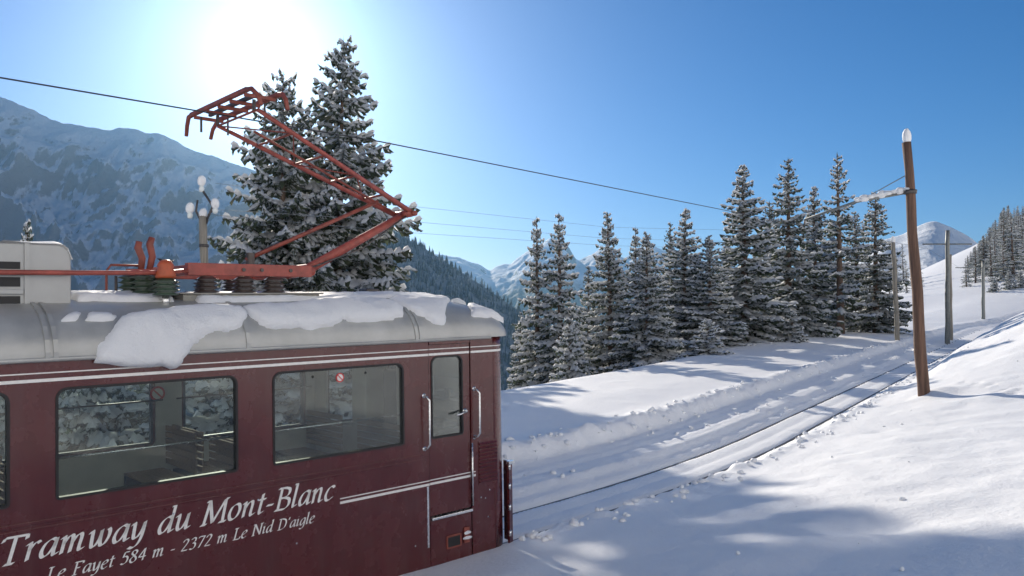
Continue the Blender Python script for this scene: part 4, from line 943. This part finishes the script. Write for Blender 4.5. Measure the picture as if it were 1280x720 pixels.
ROWS = [
 ('dark', 648, 388, 62, 20, 'small dark spruce standing just past the tram front'),
 ('slim', 672, 270, 46, 34, 'slim pointed spruce, first of the close twin pair past the tram'),
 ('slim', 701, 263, 44, 40, 'slim pointed spruce, taller of the close twin pair past the tram'),
 ('small', 713, 398, 38, 26, 'young snowy spruce at the foot of the twin slim spruces'),
 ('dark', 736, 330, 60, 26, 'short spruce half hidden behind the twin slim spruces'),
 ('tall', 764, 264, 46, 40, 'pointed spruce standing alone between the twin pair and the thick group'),
 ('slim', 795, 281, 52, 30, 'thin spruce tip rising behind the broad snowy spruce'),
 ('full', 808, 290, 43, 44, 'broad snowy spruce with low skirt at the bank crest'),
 ('dark', 834, 276, 56, 28, 'dark narrow spruce wedged behind its snowier neighbours'),
 ('tall', 852, 259, 47, 42, 'tall spruce with greyish frost beside the broad snowy spruce'),
 ('full', 886, 294, 45, 44, 'bushy spruce just in front of the tallest frosted spruce'),
 ('laden', 884, 400, 40, 30, 'little spruce almost buried in fresh snow at the bank'),
 ('tall', 930, 203, 48, 56, 'tallest frosted spruce with wide crown in the thick group'),
 ('dark', 960, 250, 66, 34, 'dark spruce seen through the gap beside the tallest frosted one'),
 ('dark', 983, 197, 53, 46, 'dark green tall spruce with hanging boughs and visible trunk'),
 ('laden', 990, 388, 47, 20, 'snow-buried sapling at the foot of the dark tall spruce'),
 ('tall', 1018, 232, 60, 34, 'medium spruce squeezed between the dark and the bare-stemmed spruces'),
 ('bare', 1048, 190, 57, 38, 'thin tall spruce with reddish bare lower stem'),
 ('dark', 1072, 262, 66, 34, 'dark spruce behind the bare-stemmed spruce'),
 ('dark', 1092, 238, 60, 38, 'last dark spruce of the group, under the pole bracket'),
 ('full', 912, 300, 62, 40, 'shadowed spruce deep inside the thick group'),
 ('dark', 818, 330, 62, 32, 'short dark spruce deep behind the broad snowy spruce'),
 ('dark', 1036, 290, 72, 40, 'low dark spruce filling the back of the thick group'),
 ('dark', 866, 330, 66, 36, 'low dark spruce filling the gap behind the frosted tall ones'),
]
for k, px, top, Y, hw, lb in ROWS: ptree(k, px, top, Y, hw, lb, G1)
G2 = 'tall spruces behind the tram'
ptree('hero_a', 421, 46, 50, 112, 'very tall snow-laden spruce right behind the pantograph', G2)
ptree('hero_b', 358, 84, 47, 112, 'broad snow-laden spruce beside the tallest one behind the pantograph', G2)
ptree('hero_b', -72, 235, 28, 84, 'snowy spruce whose bough tips reach in behind the ventilation box', G2)
ptree('tall', 28, 272, 52, 40, 'lone small spruce tip showing above the ventilation box', G2)
LOW = [(-120,17),(-60,19),(0,17.5),(55,20),(110,18),(165,21),(215,18.5),(300,19),(350,22),(395,20),(440,23),(490,21),(540,24)]
for i, (px, Y) in enumerate(LOW):
    top = 392 + 6*math.sin(i*2.3); kind = 'laden' if i % 3 else 'small'
    ptree(kind, px, top, Y, 62 - 6*(i % 3), 'low heavily snowed spruce seen through the tram windows', 'low spruces behind the tram')
# hillside beyond the railway
rs2 = random.Random(12)
hill_trees = []
for i in range(190):
    Y = 128 + 127*rs2.random(); px = 1172 + 124*rs2.random()**.85
    if px < 1172 + (255 - Y)*.28: continue
    if Y < 160 and rs2.random() < .35: continue
    hill_trees.append((px, rs2.uniform(8.5, 14.5)*(1 if Y > 175 else .75), Y))
for i, (px, h, Y) in enumerate(hill_trees):
    p = at(px, 330, Y); z = gz(p[0], Y) - .3
    ty = 350 - (px - 1185)*1.25 if px < 1255 else 262 + 6*math.sin(px)
    h = min(h, at(px, ty, Y)[2] - z)
    if h < 3.5: continue
    tree('far' if i % 3 else 'far2', p[0], Y, h, h*rs2.uniform(.2, .27), 'spruce of the dark stand climbing the slope past the poles', 'spruces on the hillside past the poles', z)
for px, Y, h in ((1100,140,6),(1112,150,7),(1122,160,8),(1134,150,6.5),(1142,170,9),(1150,160,7),(1130,190,10),(1118,185,9)):
    p = at(px, 380, Y); z = gz(p[0], Y) - .3
    tree('far2', p[0], Y, h, h*.16, 'small spruce at the foot of the white peak behind the poles', 'small spruces below the white peak', z)
for px, py, h in ((1276, 372, 1.6), (1262, 360, 1.8), (1243, 366, 1.4)):
    Y = 120; p = at(px, py, Y); z = gz(p[0], Y) - .1; tree('small', p[0], Y, h*1.6, h*.7, 'tiny sapling alone on the open white slope past the poles', 'saplings on the open slope', z)

# ================================================================== POLES AND WIRES
def pole(px_b, py_b, px_t, py_t, Y, r0, r1, m, name, label, seed=0, cap=True, group=None):
    b0 = at(px_b, py_b, Y); t0 = at(px_t, py_t, Y); zb = gz(b0[0], Y) - .4
    d = (t0 - b0); foot = b0 + d * ((zb - b0[2]) / d[2])
    e = empty(name, tuple(foot)); top = Vector(t0 - foot); n = 9
    pts = [top*(k/n) + Vector((.02*math.sin(k*1.7+seed), 0, 0)) for k in range(n+1)]
    MB().tube(pts, [(r0 + (r1-r0)*k/n)*(1 + .05*math.sin(k*2.9+seed)) for k in range(n+1)], 12).obj('shaft', m, e, True)
    if cap:
        c = MB().blob(tuple(top + Vector((0, 0, r1*1.2))), (r1*1.15, r1*1.15, r1*2.2), seed+1, .08).obj('snow_clump', CAPSNOW, None, True)
        c.location = e.location; tag(c, 'pointed snow cap on top of ' + label.split(' with ')[0][:70], 'snow', 'snow caps on poles')
    tag(e, label, 'pole', group); return e, top
# big brown pole beside the track
pe, ptop = pole(1155, 500, 1133.5, 178, 21, .155, .108, POLE, 'catenary_pole', 'thick weathered brown wooden pole with snow-covered bracket arm', 1)
def on_pole(e, top, f): return Vector(e.location) + top*f
zbr = on_pole(pe, ptop, .815)
TIP = Vector((zbr.x - .829*2.7, zbr.y + .559*2.7, zbr.z - .55))
rel = lambda p: tuple(Vector(p) - Vector(pe.location))
MB().tube([rel(zbr), rel(zbr.lerp(TIP, .5) + Vector((0,0,.12))), rel(TIP)], .035, 8).obj('bracket_arm', GALV, pe, True)
MB().tube([rel(zbr + Vector((0,0,.5))), rel(zbr.lerp(TIP, .6))], .012, 6).obj('tie_rod', GALV, pe, True)
MB().lathe([(.16, -.05), (.17, .05)], rel(zbr), 12).obj('clamp', STEEL, pe, True)
MB().tube([rel(TIP), rel(TIP - Vector((0,0,.18)))], .02, 6).obj('wire_clamp', STEEL, pe, True)
bs = MB()
for k in range(9):
    f_ = .03 + k*.055; p = zbr.lerp(TIP, f_) + Vector((0,0,.075 + .1*math.sin(math.pi*min(1, f_*1))*.9)); bs.blob(tuple(p), (.13, .13, .075 + .03*math.sin(k*2)), k, .15, 8, 6)
tag(bs.obj('snow_ridge', CAPSNOW, None, True), 'lumpy snow lying along the bracket arm of the brown pole', 'snow')
# poles further up the line
def far_pole(pb, pt, Y, r, m, label, arm=None, seed=0, cap=True):
    e, top = pole(*pb, *pt, Y, r, r*.8, m, 'catenary_pole', label, seed, cap, 'poles further up the line')
    if arm:
        for f_, dx in arm:
            c = top*f_; MB().tube([tuple(c), tuple(c + Vector((dx[0], .0, .0))), ], .05, 6).tube([tuple(c), tuple(c + Vector((dx[1], 0, 0)))], .05, 6).obj('cross_arm', GALV, e, True)
    return e, top
e1, t1 = far_pole((1122, 425), (1116.5, 303), 50, .15, GREYWOOD, 'pale grey wooden pole by the crest with small snow cap', None, 3)
e2, t2 = far_pole((1184.5, 408), (1184.5, 288), 56, .17, GALV, 'dark steel pole with wide cross arm beside the line', [(.885, (-1.75, 1.7))], 4, False)
e3, t3 = far_pole((1188, 398), (1187, 318), 60, .16, GREYWOOD, 'pale wooden pole standing close behind the dark steel pole', None, 5, False)
e4, t4 = far_pole((1229, 395), (1229, 327), 92, .20, GALV, 'thin dark pole with cross arm farther up the line', [(.9, (-3.2, 2.6))], 6, False)
e5, t5 = far_pole((1273, 372), (1273, 346), 130, .2, GALV, 'distant pole on the white slope near the sapling', [(.9, (-3, 1))], 7, False)
e6, t6 = far_pole((1254, 370), (1254, 353), 135, .2, GALV, 'faint distant short pole on the white slope', None, 8, False)
# contact wire over the track
def wire(name, pts, r, m, label, sag=0.0, group=None):
    out = []
    for a, b_ in zip(pts[:-1], pts[1:]):
        a = Vector(a); b_ = Vector(b_); n = 14
        for k in range(n + (b_ == Vector(pts[-1]))):
            f_ = k/n; out.append(a.lerp(b_, f_) - Vector((0, 0, sag*4*f_*(1-f_))))
    return tag(MB().tube(out, r, 6).obj(name, m, None, True), label, 'wire', group)
cw = TIP - Vector((0, 0, .18))
W0_ = tworld(*tloc(0, 97, 1.15)); Wm = tworld(*tloc(475, 177, 1.15))
d_ = (W0_ - Wm); W_far = Wm + d_*4
wire('contact_wire', [tuple(W_far), tuple(W0_), tuple(Wm), tuple(cw), (e2.location.x - 1.3, e2.location.y, e2.location.z + t2.z*.885 - .3), (e4.location.x - 2.4, e4.location.y, e4.location.z + t4.z*.88)], .008, WIRE, 'thin dark contact wire stretched over the track and the pantograph')
# telegraph post behind the tram
te, tt_ = pole(256, 360, 254, 268, 23, .125, .11, GREYWOOD, 'telegraph_post', 'brown post with forked arm and three snow-covered insulators behind tram', 9, False)
tp = tt_
def tpx(px, py): return Vector(at(px, py, 23)) - te.location
MB().tube([tpx(258, 276), tpx(266, 258), tpx(252, 236)], .035, 8).obj('bent_arm', STEEL, te, True)
MB().tube([tpx(250, 274), tpx(245, 264), tpx(247, 250)], .03, 8).obj('insulator_hook', STEEL, te, True)
MB().tube([tpx(258, 280), tpx(261, 268), tpx(267, 262)], .03, 8).obj('insulator_hook', STEEL, te, True)
MB().lathe([(.135, -.04), (.135, .04)], tuple(tt_*.88), 12).obj('band', STEEL, te, True)
INSW = mat('white_insulator', (.72, .76, .75), .3)
for i, (px, py) in enumerate(((252, 231), (237.5, 264), (269, 258))):
    c = tpx(px, py + 4); MB().lathe([(.03, -.12), (.07, -.10), (.085, 0), (.05, .06)], tuple(c), 10).obj('insulator', INSW, te, True)
for i, (px, py, lb) in enumerate(((252, 226, 'egg of snow on the top insulator of the telegraph post'), (237.5, 260, 'egg of snow on the lone lower insulator of the telegraph post'), (269, 255, 'egg of snow on the insulator under the bent arm'), (254, 268, 'snow wedge in the fork of the telegraph post'))):
    p = at(px, py, 23); r_ = (.115, .115, .165) if i < 3 else (.11, .11, .18)
    tag(MB().blob(tuple(p), r_, i+20, .1).obj('snow_clump', CAPSNOW, None, True), lb, 'snow', 'snow on the telegraph post')
for i, (pa, pm, lb) in enumerate((((269, 229), (515, 258), 'highest of three faint telephone lines across the sky'), ((269, 262), (515, 277), 'middle of three faint telephone lines across the sky'), ((262, 268), (515, 291), 'lowest of three faint telephone lines across the sky'))):
    p0 = at(*pa, 23); p1 = at(*pm, 30)
    dd = [(760, 284), (760, 298), (760, 307)][i]; p2 = at(*dd, 42); p3 = at(dd[0] + 330, dd[1] + 8, 70)
    wire('telephone_line', [tuple(p0), tuple(p1), tuple(p2), tuple(p3)], .006, LINE, lb, 0, 'telephone lines')
